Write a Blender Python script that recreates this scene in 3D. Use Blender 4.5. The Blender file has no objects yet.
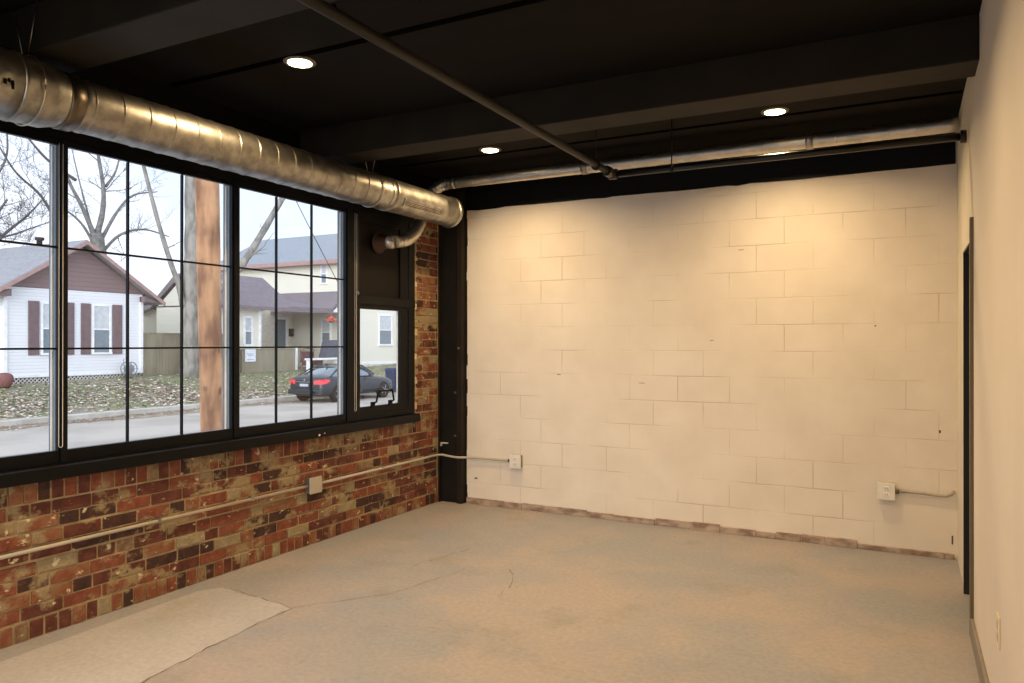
import bpy, bmesh, math, random
from mathutils import Vector, Matrix
C = bpy.context.scene.collection
SC = bpy.context.scene
PI = math.pi

# ------------------------------------------------------------------ camera
F_PX, YAW, PITCH, ROLL, CAM_H = 751.6, 0.4830, 0.0021, 0.0005, 1.48
fw = Vector((-math.sin(YAW)*math.cos(PITCH), math.cos(YAW)*math.cos(PITCH), math.sin(PITCH)))
rt = Vector((math.cos(YAW), math.sin(YAW), 0)); up = rt.cross(fw)
r2 = rt*math.cos(ROLL) + up*math.sin(ROLL); u2 = up*math.cos(ROLL) - rt*math.sin(ROLL)
cd = bpy.data.cameras.new('camera'); cam = bpy.data.objects.new('camera', cd); C.objects.link(cam)
cam.matrix_world = Matrix(((r2.x, u2.x, -fw.x, 0), (r2.y, u2.y, -fw.y, 0), (r2.z, u2.z, -fw.z, CAM_H), (0, 0, 0, 1)))
cd.sensor_fit = 'HORIZONTAL'; cd.sensor_width = 36; cd.lens = 36*F_PX/1024
cd.clip_start = 0.02; cd.clip_end = 500
SC.camera = cam

# ------------------------------------------------------------------ world, exposure
W = bpy.data.worlds.new('overcast_sky'); SC.world = W; W.use_nodes = True
nt = W.node_tree; nt.nodes.clear()
wo = nt.nodes.new('ShaderNodeOutputWorld'); bg = nt.nodes.new('ShaderNodeBackground')
tc = nt.nodes.new('ShaderNodeTexCoord'); nz = nt.nodes.new('ShaderNodeTexNoise'); cr = nt.nodes.new('ShaderNodeValToRGB')
nz.inputs['Scale'].default_value = 2.2; nz.inputs['Detail'].default_value = 4
cr.color_ramp.elements[0].position = .35; cr.color_ramp.elements[0].color = (.60, .71, .92, 1)
cr.color_ramp.elements[1].position = .62; cr.color_ramp.elements[1].color = (.82, .88, .98, 1)
nt.links.new(tc.outputs['Generated'], nz.inputs['Vector']); nt.links.new(nz.outputs['Fac'], cr.inputs[0])
nt.links.new(cr.outputs[0], bg.inputs[0]); nt.links.new(bg.outputs[0], wo.inputs[0])
bg.inputs[1].default_value = 1.45
SC.view_settings.view_transform = 'Standard'; SC.view_settings.look = 'None'
SC.view_settings.exposure = 0; SC.view_settings.gamma = 1; SC.view_settings.use_curve_mapping = False
LAMP_W = 24.0; LAMP_COL = (1.0, .70, .37)
sd_ = bpy.data.lights.new('daylight_fill', 'SUN'); sd_.energy = 2.7; sd_.angle = math.radians(45); sd_.color = (.90, .95, 1.0)
sun = bpy.data.objects.new('daylight_fill', sd_); C.objects.link(sun)          # added soft sun, aimed through the made-up rear shopfront to brighten the room
sun.rotation_euler = Vector((-.30, .92, -.25)).to_track_quat('-Z', 'Y').to_euler()

# ------------------------------------------------------------------ materials
def lin(c):
    c = c/255
    return c/12.92 if c <= .04045 else ((c+.055)/1.055)**2.4
def L(rgb): return tuple(lin(v) for v in rgb) + (1,)
MATS = {}
def M(name, rgb, rough=.6, metal=0, rgb2=None, scale=6, bump=0, bscale=40, spec=.5, stretch=(1, 1, 1), lo=.4, hi=.6, detail=4, emit=0):
    if name in MATS: return MATS[name]
    m = bpy.data.materials.new(name); m.use_nodes = True; n = m.node_tree.nodes; l = m.node_tree.links
    b = n['Principled BSDF']; b.inputs['Base Color'].default_value = L(rgb); b.inputs['Roughness'].default_value = rough
    b.inputs['Metallic'].default_value = metal; b.inputs['Specular IOR Level'].default_value = spec
    tc = n.new('ShaderNodeTexCoord'); mp = n.new('ShaderNodeMapping'); mp.inputs['Scale'].default_value = stretch
    l.new(tc.outputs['Object'], mp.inputs[0])
    nz = n.new('ShaderNodeTexNoise'); nz.inputs['Scale'].default_value = scale; nz.inputs['Detail'].default_value = detail
    l.new(mp.outputs[0], nz.inputs['Vector'])
    cr = n.new('ShaderNodeValToRGB'); l.new(nz.outputs['Fac'], cr.inputs[0])
    cr.color_ramp.elements[0].position = lo; cr.color_ramp.elements[1].position = hi
    cr.color_ramp.elements[0].color = L(rgb)
    cr.color_ramp.elements[1].color = L(rgb2) if rgb2 else L(tuple(min(255, v*1.06) for v in rgb))
    l.new(cr.outputs[0], b.inputs['Base Color'])
    if bump:
        n2 = n.new('ShaderNodeTexNoise'); n2.inputs['Scale'].default_value = bscale; n2.inputs['Detail'].default_value = 5
        l.new(mp.outputs[0], n2.inputs['Vector'])
        bp = n.new('ShaderNodeBump'); bp.inputs['Strength'].default_value = bump; bp.inputs['Distance'].default_value = .01
        l.new(n2.outputs['Fac'], bp.inputs['Height']); l.new(bp.outputs[0], b.inputs['Normal'])
    if emit:
        b.inputs['Emission Color'].default_value = L(rgb); b.inputs['Emission Strength'].default_value = emit
    MATS[name] = m; return m

def glass_mat(name, tint=(1, 1, 1), refl=.05):
    m = bpy.data.materials.new(name); m.use_nodes = True; n = m.node_tree.nodes; l = m.node_tree.links; n.clear()
    o = n.new('ShaderNodeOutputMaterial'); mx = n.new('ShaderNodeMixShader'); t = n.new('ShaderNodeBsdfTransparent'); g = n.new('ShaderNodeBsdfGlossy')
    t.inputs[0].default_value = tint+(1,); g.inputs['Roughness'].default_value = .02
    lw = n.new('ShaderNodeLayerWeight'); lw.inputs[0].default_value = .12
    mm = n.new('ShaderNodeMath'); mm.operation = 'MULTIPLY_ADD'; mm.inputs[1].default_value = .5; mm.inputs[2].default_value = refl*.3
    l.new(lw.outputs['Facing'], mm.inputs[0]); mm2 = n.new('ShaderNodeMath'); mm2.operation = 'MULTIPLY'; mm2.inputs[1].default_value = .5
    l.new(mm.outputs[0], mm2.inputs[0]); l.new(mm2.outputs[0], mx.inputs[0])
    l.new(t.outputs[0], mx.inputs[1]); l.new(g.outputs[0], mx.inputs[2]); l.new(mx.outputs[0], o.inputs[0])
    return m

BLACK = M('black_paint', (8, 8, 8), .5, rgb2=(11, 10, 10), scale=3, spec=.2)
CEILM = M('ceiling_black', (15, 12, 8), .85, rgb2=(20, 16, 11), scale=2, spec=.15, stretch=(1, 4, 1), bump=.2)
BEAMM = M('beam_black', (31, 26, 19), .7, rgb2=(37, 31, 22), scale=4, spec=.25)
FRAME_IN = M('frame_black', (8, 9, 12), .4, spec=.2)
FRAME_OUT = M('frame_aluminium', (112, 128, 142), .45)
WHITEP = M('white_plastic', (225, 220, 210), .4)
GALV = M('galvanised_steel', (152, 149, 142), .42, 1, rgb2=(184, 180, 172), scale=14, bump=.015, bscale=9)
GALVD = M('galvanised_ridge', (200, 190, 170), .35, 1)
GLASS = glass_mat('window_glass')
STEEL = M('dark_steel', (18, 15, 11), .6, spec=.25, rgb2=(25, 20, 14), scale=8, bump=.2)

# ------------------------------------------------------------------ mesh helpers
class MB:
    def __init__(s): s.b = bmesh.new(); s.mi = 0
    def _tag(s, faces, smooth=False):
        for f in faces: f.material_index = s.mi; f.smooth = smooth
    def box(s, x0, x1, y0, y1, z0, z1, bev=0):
        x0, x1 = min(x0, x1), max(x0, x1); y0, y1 = min(y0, y1), max(y0, y1); z0, z1 = min(z0, z1), max(z0, z1)
        v = [s.b.verts.new(p) for p in ((x0, y0, z0), (x1, y0, z0), (x1, y1, z0), (x0, y1, z0), (x0, y0, z1), (x1, y0, z1), (x1, y1, z1), (x0, y1, z1))]
        fs = [s.b.faces.new([v[i] for i in q]) for q in ((0, 3, 2, 1), (4, 5, 6, 7), (0, 1, 5, 4), (1, 2, 6, 5), (2, 3, 7, 6), (3, 0, 4, 7))]
        s._tag(fs)
        if bev:
            es = list({e for f in fs for e in f.edges})
            r = bmesh.ops.bevel(s.b, geom=es, offset=bev, segments=2, profile=.5, affect='EDGES', clamp_overlap=True)
            s._tag(r['faces'])
        return v
    def face(s, pts, smooth=False):
        f = s.b.faces.new([s.b.verts.new(p) for p in pts]); s._tag([f], smooth); return f
    def prism(s, pts, d):            # extrude polygon pts along vector d
        d = Vector(d); a = [s.b.verts.new(p) for p in pts]; b = [s.b.verts.new(Vector(p)+d) for p in pts]
        n = len(pts); fs = [s.b.faces.new(a), s.b.faces.new(b[::-1])]
        for i in range(n): fs.append(s.b.faces.new((a[i], b[i], b[(i+1) % n], a[(i+1) % n])))
        s._tag(fs)
    def tube(s, path, rad, n=12, caps=True, smooth=True):
        path = [Vector(p) for p in path]; k = len(path)
        rad = rad if isinstance(rad, (list, tuple)) else [rad]*k
        rings = []; prev = None
        for i, p in enumerate(path):
            t = (path[min(i+1, k-1)]-path[max(i-1, 0)])
            if t.length < 1e-9: t = Vector((0, 0, 1))
            t.normalize()
            if prev is None:
                a = t.cross(Vector((0, 0, 1)))
                if a.length < .05: a = t.cross(Vector((1, 0, 0)))
            else: a = prev - t*prev.dot(t)
            a.normalize(); prev = a; b = t.cross(a)
            rings.append([s.b.verts.new(p + (a*math.cos(2*PI*j/n)+b*math.sin(2*PI*j/n))*rad[i]) for j in range(n)])
        fs = []
        for i in range(k-1):
            for j in range(n):
                fs.append(s.b.faces.new((rings[i][j], rings[i][(j+1) % n], rings[i+1][(j+1) % n], rings[i+1][j])))
        s._tag(fs, smooth)
        if caps:
            s._tag([s.b.faces.new(rings[0][::-1]), s.b.faces.new(rings[-1])])
    def lathe(s, prof, origin=(0, 0, 0), axis='z', n=24, smooth=True):
        o = Vector(origin); rings = []
        for r, h in prof:
            ring = []
            for j in range(n):
                a = 2*PI*j/n; c, d = r*math.cos(a), r*math.sin(a)
                p = Vector((c, d, h)) if axis == 'z' else (Vector((c, h, d)) if axis == 'y' else Vector((h, c, d)))
                ring.append(s.b.verts.new(o+p))
            rings.append(ring)
        fs = []
        for i in range(len(rings)-1):
            for j in range(n): fs.append(s.b.faces.new((rings[i][j], rings[i][(j+1) % n], rings[i+1][(j+1) % n], rings[i+1][j])))
        s._tag(fs, smooth)
        s._tag([s.b.faces.new(rings[0]), s.b.faces.new(rings[-1][::-1])])
    def build(s, name, mats, parent=None, origin=None, fixn=True):
        if fixn: bmesh.ops.recalc_face_normals(s.b, faces=s.b.faces)
        if origin: bmesh.ops.translate(s.b, verts=s.b.verts, vec=-Vector(origin))
        me = bpy.data.meshes.new(name); s.b.to_mesh(me); s.b.free()
        for m in (mats if isinstance(mats, (list, tuple)) else [mats]): me.materials.append(m)
        o = bpy.data.objects.new(name, me); C.objects.link(o)
        if origin: o.location = origin
        if parent: o.parent = parent
        return o
def pbuild(mb, name, mats, parent):
    """build in world coordinates, then parent without moving"""
    o = mb.build(name, mats); par = parent; m = Vector((0, 0, 0)); p = par
    while p: m += p.location; p = p.parent
    o.parent = par; o.location = -m
    return o
def tag(o, label, cat, group=None, kind=None):
    o['label'] = label; o['category'] = cat
    if group: o['group'] = group
    if kind: o['kind'] = kind
    return o
def struct(o, label=None):
    o['kind'] = 'structure'
    if label: o['label'] = label
    return o
def thing(name, label, cat, loc=(0, 0, 0), group=None):
    o = bpy.data.objects.new(name, None); C.objects.link(o); o.location = loc; o.empty_display_size = .1
    return tag(o, label, cat, group)
def copy_tree(o, parent=None, off=(0, 0, 0)):
    c = o.copy(); C.objects.link(c); c.parent = parent
    if parent is None: c.location = o.location + Vector(off)
    for ch in list(o.children): copy_tree(ch, c)
    return c

# ------------------------------------------------------------------ room dimensions
XL, YB, XR, ZC = -3.864, 5.972, .30, 3.0
YN = -2.6                                    # rear of the room, behind the viewer
Z_SILL, Z_GB, Z_GT = .785, .925, 2.50

# ---- floor: concrete slab with cracks and a paler repaired patch
def concrete(name, a, b, c):
    m = bpy.data.materials.new(name); m.use_nodes = True; n = m.node_tree.nodes; l = m.node_tree.links
    bs = n['Principled BSDF']; bs.inputs['Roughness'].default_value = .55; bs.inputs['Specular IOR Level'].default_value = .35
    tc = n.new('ShaderNodeTexCoord')
    def noise(sc, det, off=0):
        mp = n.new('ShaderNodeMapping'); mp.inputs['Location'].default_value = (off, off*2, 0); l.new(tc.outputs['Object'], mp.inputs[0])
        z = n.new('ShaderNodeTexNoise'); z.inputs['Scale'].default_value = sc; z.inputs['Detail'].default_value = det; z.inputs['Roughness'].default_value = .62
        l.new(mp.outputs[0], z.inputs['Vector']); return z
    def ramp(src, e):
        r = n.new('ShaderNodeValToRGB'); l.new(src, r.inputs[0]); r.color_ramp.elements[0].position = e[0][0]; r.color_ramp.elements[0].color = e[0][1]
        r.color_ramp.elements[1].position = e[1][0]; r.color_ramp.elements[1].color = e[1][1]; return r
    z1 = noise(.9, 5); r1 = ramp(z1.outputs['Fac'], [(.42, L(a)), (.58, L(b))])
    z2 = noise(2.1, 6, 3); r2 = ramp(z2.outputs['Fac'], [(.56, (0, 0, 0, 1)), (.78, (1, 1, 1, 1))])
    mx = n.new('ShaderNodeMix'); mx.data_type = 'RGBA'; l.new(r2.outputs[0], mx.inputs['Factor']); l.new(r1.outputs[0], mx.inputs['A']); mx.inputs['B'].default_value = L(c)
    z3 = noise(38, 8, 7); r3 = ramp(z3.outputs['Fac'], [(.3, (.86, .86, .86, 1)), (.7, (1.08, 1.08, 1.08, 1))])
    m2 = n.new('ShaderNodeMix'); m2.data_type = 'RGBA'; m2.blend_type = 'MULTIPLY'; m2.inputs['Factor'].default_value = 1
    l.new(mx.outputs['Result'], m2.inputs['A']); l.new(r3.outputs[0], m2.inputs['B']); l.new(m2.outputs['Result'], bs.inputs['Base Color'])
    bp = n.new('ShaderNodeBump'); bp.inputs['Strength'].default_value = .25; bp.inputs['Distance'].default_value = .006
    l.new(z3.outputs['Fac'], bp.inputs['Height']); l.new(bp.outputs[0], bs.inputs['Normal'])
    return m
CONC = concrete('floor_concrete', (150, 150, 153), (166, 156, 151), (140, 137, 126))
CONC2 = concrete('floor_repair', (172, 170, 170), (182, 178, 176), (162, 157, 148))
mb = MB(); mb.box(XL-.3, XR+.3, YN, YB+.2, -.2, 0); floor = struct(mb.build('floor', [CONC]))
rnd = random.Random(5)
# thin repair skim coat, then the cracks round it
def wob(pts, amp, step=.07, seed=1):
    r = random.Random(seed); out = []
    for (a, b) in zip(pts[:-1], pts[1:]):
        a = Vector(a); b = Vector(b); k = max(2, int((b-a).length/step))
        for i in range(k):
            p = a.lerp(b, i/k); out.append((p.x+r.uniform(-amp, amp), p.y+r.uniform(-amp, amp)))
    out.append(tuple(pts[-1])); return out
edge = wob([(-2.62, 1.0), (-2.80, 1.8), (-2.95, 2.15), (-3.02, 2.7), (-3.04, 3.15), (-3.66, 3.22)], .018)
poly = edge + [(-3.74, 3.1), (-3.70, 1.0)]
mb = MB(); mb.prism([(x, y, .0002) for x, y in poly], (0, 0, .0012)); struct(mb.build('trim_1', CONC2))
CRACK = M('crack_dark', (104, 88, 66), .9)
def crack(pts, w, seed, name):
    r = random.Random(seed); mb = MB(); P = wob(pts, .012, .05, seed)
    for i in range(len(P)-1):
        if r.random() < .12: continue
        a = Vector(P[i]); b = Vector(P[i+1]); d = (b-a); q = Vector((-d.y, d.x)).normalized()*w*r.uniform(.3, 1)
        mb.face([(a.x-q.x, a.y-q.y, .0022), (a.x+q.x, a.y+q.y, .0022), (b.x+q.x*.8, b.y+q.y*.8, .0022), (b.x-q.x*.8, b.y-q.y*.8, .0022)])
    return struct(mb.build(name, CRACK))
crack([(-2.62, 1.0), (-2.80, 1.8), (-2.95, 2.15), (-3.02, 2.7), (-3.04, 3.15), (-3.66, 3.22)], .0035, 2, 'trim_2')
crack([(-3.04, 3.15), (-2.7, 3.6), (-2.55, 4.2)], .002, 3, 'trim_3')
crack([(-2.10, 3.85), (-2.16, 4.15), (-2.3, 4.35)], .003, 4, 'trim_4')
crack([(-2.9, 4.1), (-2.78, 4.65)], .003, 6, 'trim_5')

# ---- ceiling, beams, batten joints
mb = MB(); mb.box(XL-.3, XR+.3, YN, YB+.2, ZC, ZC+.12); struct(mb.build('ceiling', CEILM))
k = 0
for y in (-.1, 1.98, 4.06):
    mb = MB(); mb.box(XL+.02, XR, y, y+.25, 2.785, ZC, .006)
    tag(mb.build('ceiling_beam', BEAMM), {-.1: 'flat black painted beam under the ceiling above the viewer', 1.98: 'flat black painted beam over the ceiling corner above the big duct', 4.06: 'flat black painted beam crossing between the two rows of downlights'}[y], 'beam', None)
GRV = M('joint_black', (1, 1, 1), .95, spec=.02)
for i, y in enumerate((.9, 2.97, 5.25)):
    mb = MB(); mb.box(XL+.02, XR, y, y+.045, ZC-.003, ZC); struct(mb.build('trim_%d' % (6+i), GRV))

# ---- back wall: painted concrete block, black band on top, ragged unpainted foot
def cmu_mat():
    m = bpy.data.materials.new('painted_block'); m.use_nodes = True; n = m.node_tree.nodes; l = m.node_tree.links
    b = n['Principled BSDF']; b.inputs['Roughness'].default_value = .6; b.inputs['Specular IOR Level'].default_value = .3
    tc = n.new('ShaderNodeTexCoord'); sp = n.new('ShaderNodeSeparateXYZ'); cb = n.new('ShaderNodeCombineXYZ')
    l.new(tc.outputs['Object'], sp.inputs[0]); l.new(sp.outputs['X'], cb.inputs['X']); l.new(sp.outputs['Z'], cb.inputs['Y'])
    # wobble the joints slightly
    nzz = n.new('ShaderNodeTexNoise'); nzz.inputs['Scale'].default_value = 5; l.new(cb.outputs[0], nzz.inputs['Vector'])
    ad = n.new('ShaderNodeMixRGB'); ad.blend_type = 'ADD'; ad.inputs[0].default_value = .006; l.new(cb.outputs[0], ad.inputs[1]); l.new(nzz.outputs['Color'], ad.inputs[2])
    br = n.new('ShaderNodeTexBrick'); br.inputs['Scale'].default_value = 1; br.inputs['Brick Width'].default_value = .406; br.inputs['Row Height'].default_value = .203
    br.inputs['Mortar Size'].default_value = .0045; br.inputs['Mortar Smooth'].default_value = .6; br.offset = .5
    l.new(ad.outputs[0], br.inputs['Vector'])
    br.inputs['Color1'].default_value = (0, 0, 0, 1); br.inputs['Color2'].default_value = (0, 0, 0, 1); br.inputs['Mortar'].default_value = (1, 1, 1, 1)
    nm = n.new('ShaderNodeTexNoise'); nm.inputs['Scale'].default_value = 1.6; nm.inputs['Detail'].default_value = 3; l.new(cb.outputs[0], nm.inputs['Vector'])
    rm = n.new('ShaderNodeValToRGB'); rm.color_ramp.elements[0].position = .46; rm.color_ramp.elements[1].position = .64; l.new(nm.outputs['Fac'], rm.inputs[0])
    mu = n.new('ShaderNodeMath'); mu.operation = 'MULTIPLY'; l.new(br.outputs['Fac'], mu.inputs[0]); l.new(rm.outputs[0], mu.inputs[1])
    ma = n.new('ShaderNodeMath'); ma.operation = 'MULTIPLY_ADD'; l.new(br.outputs['Fac'], ma.inputs[0]); ma.inputs[1].default_value = .10; l.new(mu.outputs[0], ma.inputs[2])
    c1 = n.new('ShaderNodeTexNoise'); c1.inputs['Scale'].default_value = 2.5; c1.inputs['Detail'].default_value = 5; l.new(cb.outputs[0], c1.inputs['Vector'])
    rc = n.new('ShaderNodeValToRGB'); rc.color_ramp.elements[0].color = L((226, 216, 201)); rc.color_ramp.elements[1].color = L((235, 226, 212)); rc.color_ramp.elements[0].position = .35; rc.color_ramp.elements[1].position = .65
    l.new(c1.outputs['Fac'], rc.inputs[0])
    mx = n.new('ShaderNodeMix'); mx.data_type = 'RGBA'; l.new(mu.outputs[0], mx.inputs['Factor']); l.new(rc.outputs[0], mx.inputs['A']); mx.inputs['B'].default_value = L((200, 186, 166))
    l.new(mx.outputs['Result'], b.inputs['Base Color'])
    inv = n.new('ShaderNodeMath'); inv.operation = 'SUBTRACT'; inv.inputs[0].default_value = 1; l.new(ma.outputs[0], inv.inputs[1])
    bp = n.new('ShaderNodeBump'); bp.inputs['Strength'].default_value = .5; bp.inputs['Distance'].default_value = .004; l.new(inv.outputs[0], bp.inputs['Height'])
    nf = n.new('ShaderNodeTexNoise'); nf.inputs['Scale'].default_value = 70; nf.inputs['Detail'].default_value = 4; l.new(cb.outputs[0], nf.inputs['Vector'])
    bp2 = n.new('ShaderNodeBump'); bp2.inputs['Strength'].default_value = .25; bp2.inputs['Distance'].default_value = .003; l.new(nf.outputs['Fac'], bp2.inputs['Height']); l.new(bp.outputs[0], bp2.inputs['Normal'])
    l.new(bp2.outputs[0], b.inputs['Normal'])
    return m
CMU = cmu_mat()
mb = MB(); mb.box(XL-.3, XR+.3, YB, YB+.2, 0, ZC); struct(mb.build('wall_back', CMU))
r = random.Random(3)
mb = MB(); pts = [(XL, 0, ZC), (XL, 0, 2.70)]
x = XL
while x < XR: pts.append((x, 0, 2.705+r.uniform(-.006, .006))); x += r.uniform(.06, .22)
pts += [(XR, 0, 2.71), (XR, 0, ZC)]
mb.prism([(a, YB-.012, c) for a, b, c in pts[2:]]+[(XL, YB-.012, ZC)], (0, .012, 0)); struct(mb.build('trim_9', BLACK))
ROUGH = M('bare_masonry', (142, 118, 104), .9, rgb2=(184, 164, 148), scale=9, bump=.8, bscale=30, stretch=(1, 1, 2))
mb = MB(); x = -3.60
while x < XR-.02:
    w = r.uniform(.12, .42); w = min(w, XR-.005-x); h = .052 if x < -.4 else .036
    mb.box(x, x+w-.004, YB-r.uniform(.010, .022), YB, 0, h+r.uniform(-.009, .009), .003); x += w
struct(mb.build('baseboard_back', ROUGH))
# small surface holes and scratches of the block wall
mb = MB()
for (x, z, w, h) in ((-2.69, 1.155+.05, .035, .006), (-1.95, 1.15, .05, .004), (-.2, 1.6, .01, .01), (.2, .86, .012, .02), (-3.52, .23, .03, .014), (.275, .10, .010, .06), (-1.37, 1.5, .03, .004), (-1.15, 2.2, .04, .004)):
    mb.box(x, x+w, YB-.0015, YB, z, z+h, .0005)
struct(mb.build('trim_10', M('chip_dark', (96, 82, 66), .9)))

# ---- left wall: brick courses built one brick at a time
def brick_mat(name, rgb, rgb2, smear=.575):
    m = M(name, rgb, .85, rgb2=rgb2, scale=16, bump=.6, bscale=60); n = m.node_tree.nodes; l = m.node_tree.links; b = n['Principled BSDF']
    src = b.inputs['Base Color'].links[0].from_socket; tc = n.new('ShaderNodeTexCoord')
    def layer(src, scale, lo, hi, col, det=6, strch=(1, 1, 1.5)):
        mp = n.new('ShaderNodeMapping'); mp.inputs['Scale'].default_value = strch; l.new(tc.outputs['Object'], mp.inputs[0])
        z = n.new('ShaderNodeTexNoise'); z.inputs['Scale'].default_value = scale; z.inputs['Detail'].default_value = det; z.inputs['Roughness'].default_value = .65; l.new(mp.outputs[0], z.inputs['Vector'])
        r = n.new('ShaderNodeValToRGB'); r.color_ramp.elements[0].position = lo; r.color_ramp.elements[1].position = hi; l.new(z.outputs['Fac'], r.inputs[0])
        x = n.new('ShaderNodeMix'); x.data_type = 'RGBA'; l.new(r.outputs[0], x.inputs['Factor']); l.new(src, x.inputs['A']); x.inputs['B'].default_value = L(col); return x.outputs['Result']
    src = layer(src, 4.5, smear-.03, smear+.04, (142, 124, 92)); src = layer(src, 14, .62, .66, (196, 182, 150)); src = layer(src, 9, .68, .72, (40, 28, 24))
    l.new(src, b.inputs['Base Color']); return m
BR = [brick_mat('brick_a', (78, 36, 26), (98, 50, 36)), brick_mat('brick_b', (108, 54, 36), (126, 70, 48)), brick_mat('brick_c', (50, 28, 24), (70, 38, 30)),
      brick_mat('brick_d', (122, 68, 44), (130, 92, 64), .56), brick_mat('brick_e', (128, 108, 80), (112, 74, 54), .54), brick_mat('brick_f', (134, 120, 92), (150, 136, 106), .54),
      M('brick_mortar', (146, 126, 94), .95, rgb2=(164, 144, 110), scale=12, bump=.8, bscale=70),
      M('brick_spatter', (186, 168, 132), .9, rgb2=(206, 188, 150), scale=20, bump=.5)]
def brickwall(mb, y0, y1, z0, z1, kind, r, course=.0725, XF=XL):
    """kind 's' stretcher courses with odd headers, 'r' upright bricks"""
    j = .010
    if kind == 'r':
        y = y0
        while y < y1-.02:
            w = min(r.uniform(.064, .078), y1-y)
            mb.mi = r.choices(range(6), (6, 6, 3, 4, 2.4, 1.6))[0]
            d = r.uniform(-.003, .003); mb.box(XF-.05, XF+d, y+j/2, y+w-j/2, z0+j/2, z1-j/2+r.uniform(-.003, .002), .004); y += w
        return
    n = round((z1-z0)/course); c = (z1-z0)/n
    for i in range(n):
        y = y0 - r.uniform(0, .16) if y1-y0 > 1 else y0 - (i % 2)*.11
        drift = r.uniform(-.004, .004)
        while y < y1-.004:
            w = r.choices((.212, .108, .16), (6, 2.4, .8))[0]
            a, b = max(y, y0), min(y+w, y1)
            if b-a > .025:
                tone = .5+.5*math.sin(y*1.7+i*.9)
                mb.mi = r.choices(range(6), (7, 7, 4, 4, .8+1.6*tone, .5+1.4*tone))[0]
                d = r.uniform(-.004, .003)
                mb.box(XF-.05, XF+d, a+j/2, b-j/2, z0+i*c+j/2+drift, z0+(i+1)*c-j/2+drift*.5, .004)
            y += w
r = random.Random(11); mb = MB()
mb.mi = 6; mb.box(XL-.3, XL-.006, YN, YB+.1, -.2, Z_SILL)
mb.box(XL-.07, XL-.006, 5.505, 5.9, Z_SILL, 2.74)
brickwall(mb, -.2, 5.88, 0.0, .098, 'r', r); brickwall(mb, -.2, 5.88, .098, .68, 's', r); brickwall(mb, -.2, 5.88, .68, Z_SILL+.005, 'r', r)
brickwall(mb, 5.53, 5.88, Z_SILL, 2.74, 's', r, .0725)
for i in range(26):   # ragged mortar at the window side of the pier
    z = .9+i*.0725+r.uniform(-.01, .01)
    mb.mi = 6 if i % 3 else 7
    mb.box(XL-.03, XL-.001+r.uniform(0, .004), 5.505, 5.535+r.uniform(0, .025), z, z+r.uniform(.04, .07), .004)
struct(mb.build('wall_left', BR))
# rear part of the left wall and black header over the windows
mb = MB(); mb.box(XL-.3, XL, YN, -.0, Z_SILL, ZC); struct(mb.build('wall_left_rear', BLACK))
mb = MB(); mb.box(XL-.03, XL, -.0, 5.505, Z_GT+.035, ZC); mb.box(XL-.3, XL-.03, -.0, 5.505, 2.66, ZC); mb.box(XL-.3, XL, 5.505, 5.9, 2.74, ZC); struct(mb.build('wall_left_header', BLACK))

# sill board
mb = MB(); mb.box(XL-.28, XL+.07, -.0, 5.50, Z_SILL+.004, .858, .006); struct(mb.build('trim_11', FRAME_IN))
# a white paint fleck pair on the sill's face
mb = MB(); mb.box(XL+.07, XL+.072, 4.20, 4.216, .80, .815, .0005); mb.box(XL+.07, XL+.072, 4.26, 4.268, .812, .82, .0005); struct(mb.build('trim_12', WHITEP))

# ---- windows: three-by-three lite units
def window_unit(n, y0, y1, z0=Z_GB, z1=Z_GT, third=True, D=.085):
    fr = MB(); fx0, fx1 = XL-.028, XL-.002
    e = .020
    fr.box(fx0, fx1, y0-e, y0, z0-.065, z1+.035); fr.box(fx0, fx1, y1, y1+e, z0-.065, z1+.035)
    fr.box(fx0, fx1, y0, y1, z0-.065, z0); fr.box(fx0, fx1, y0, y1, z1, z1+.035)
    root = struct(fr.build('window_%d' % n, FRAME_IN))
    o = MB(); ox0, ox1 = XL-D, XL-.028
    o.box(ox0, ox1, y0-e, y0-.004, z0-.065, z1+.035); o.box(ox0, ox1, y1+.001, y1+e, z0-.065, z1+.035)
    o.box(ox0, ox1, y0-.004, y1+.001, z0-.065, z0-.006)
    oo = o.build('outer_frame', FRAME_OUT, root); oo['label'] = 'pale aluminium outer frame'
    o = MB(); o.box((ox0+ox1)/2-.008, (ox0+ox1)/2+.004, y1-.004, y1+.002, z0-.006, z1); oo = o.build('weather_strip', WHITEP, root); oo['label'] = 'white seal strip'
    o = MB(); o.box(ox0, XL-.028, y0-e, y1+e, z1+.030, z1+.165); o.build('outer_head', FRAME_IN, root)
    if third:
        for i in (1, 2):
            y = y0+(y1-y0)*i/3; mu = MB(); mu.box(XL-.040, XL-.022, y-.0045, y+.0045, z0, z1); mu.build('muntin', FRAME_IN, root)
            z = z0+(z1-z0)*i/3; mu = MB(); mu.box(XL-.039, XL-.021, y0, y1, z-.0052, z+.0052); mu.build('muntin', FRAME_IN, root)
    g = MB(); g.box(XL-.036, XL-.032, y0-.003, y1+.003, z0-.003, z1+.003); g.build('window_pane', GLASS, root)
    return root
window_unit(1, .09, 1.175); window_unit(2, 1.235, 2.343); window_unit(3, 2.392, 3.468); window_unit(4, 3.531, 4.583)
# black mullion posts between the units
for i, (a, b) in enumerate(((1.190, 1.220), (2.352, 2.383), (3.482, 3.518), (4.596, 4.735))):
    mb = MB(); mb.box(XL-.10, XL+.010, a, b, .858, Z_GT+.035, .004); struct(mb.build('trim_%d' % (13+i), FRAME_IN))
# jamb of the opening at the far end
mb = MB(); mb.box(XL-.06, XL+.004, 5.415, 5.505, .858, Z_GT+.036, .003); struct(mb.build('trim_17', FRAME_IN))
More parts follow.
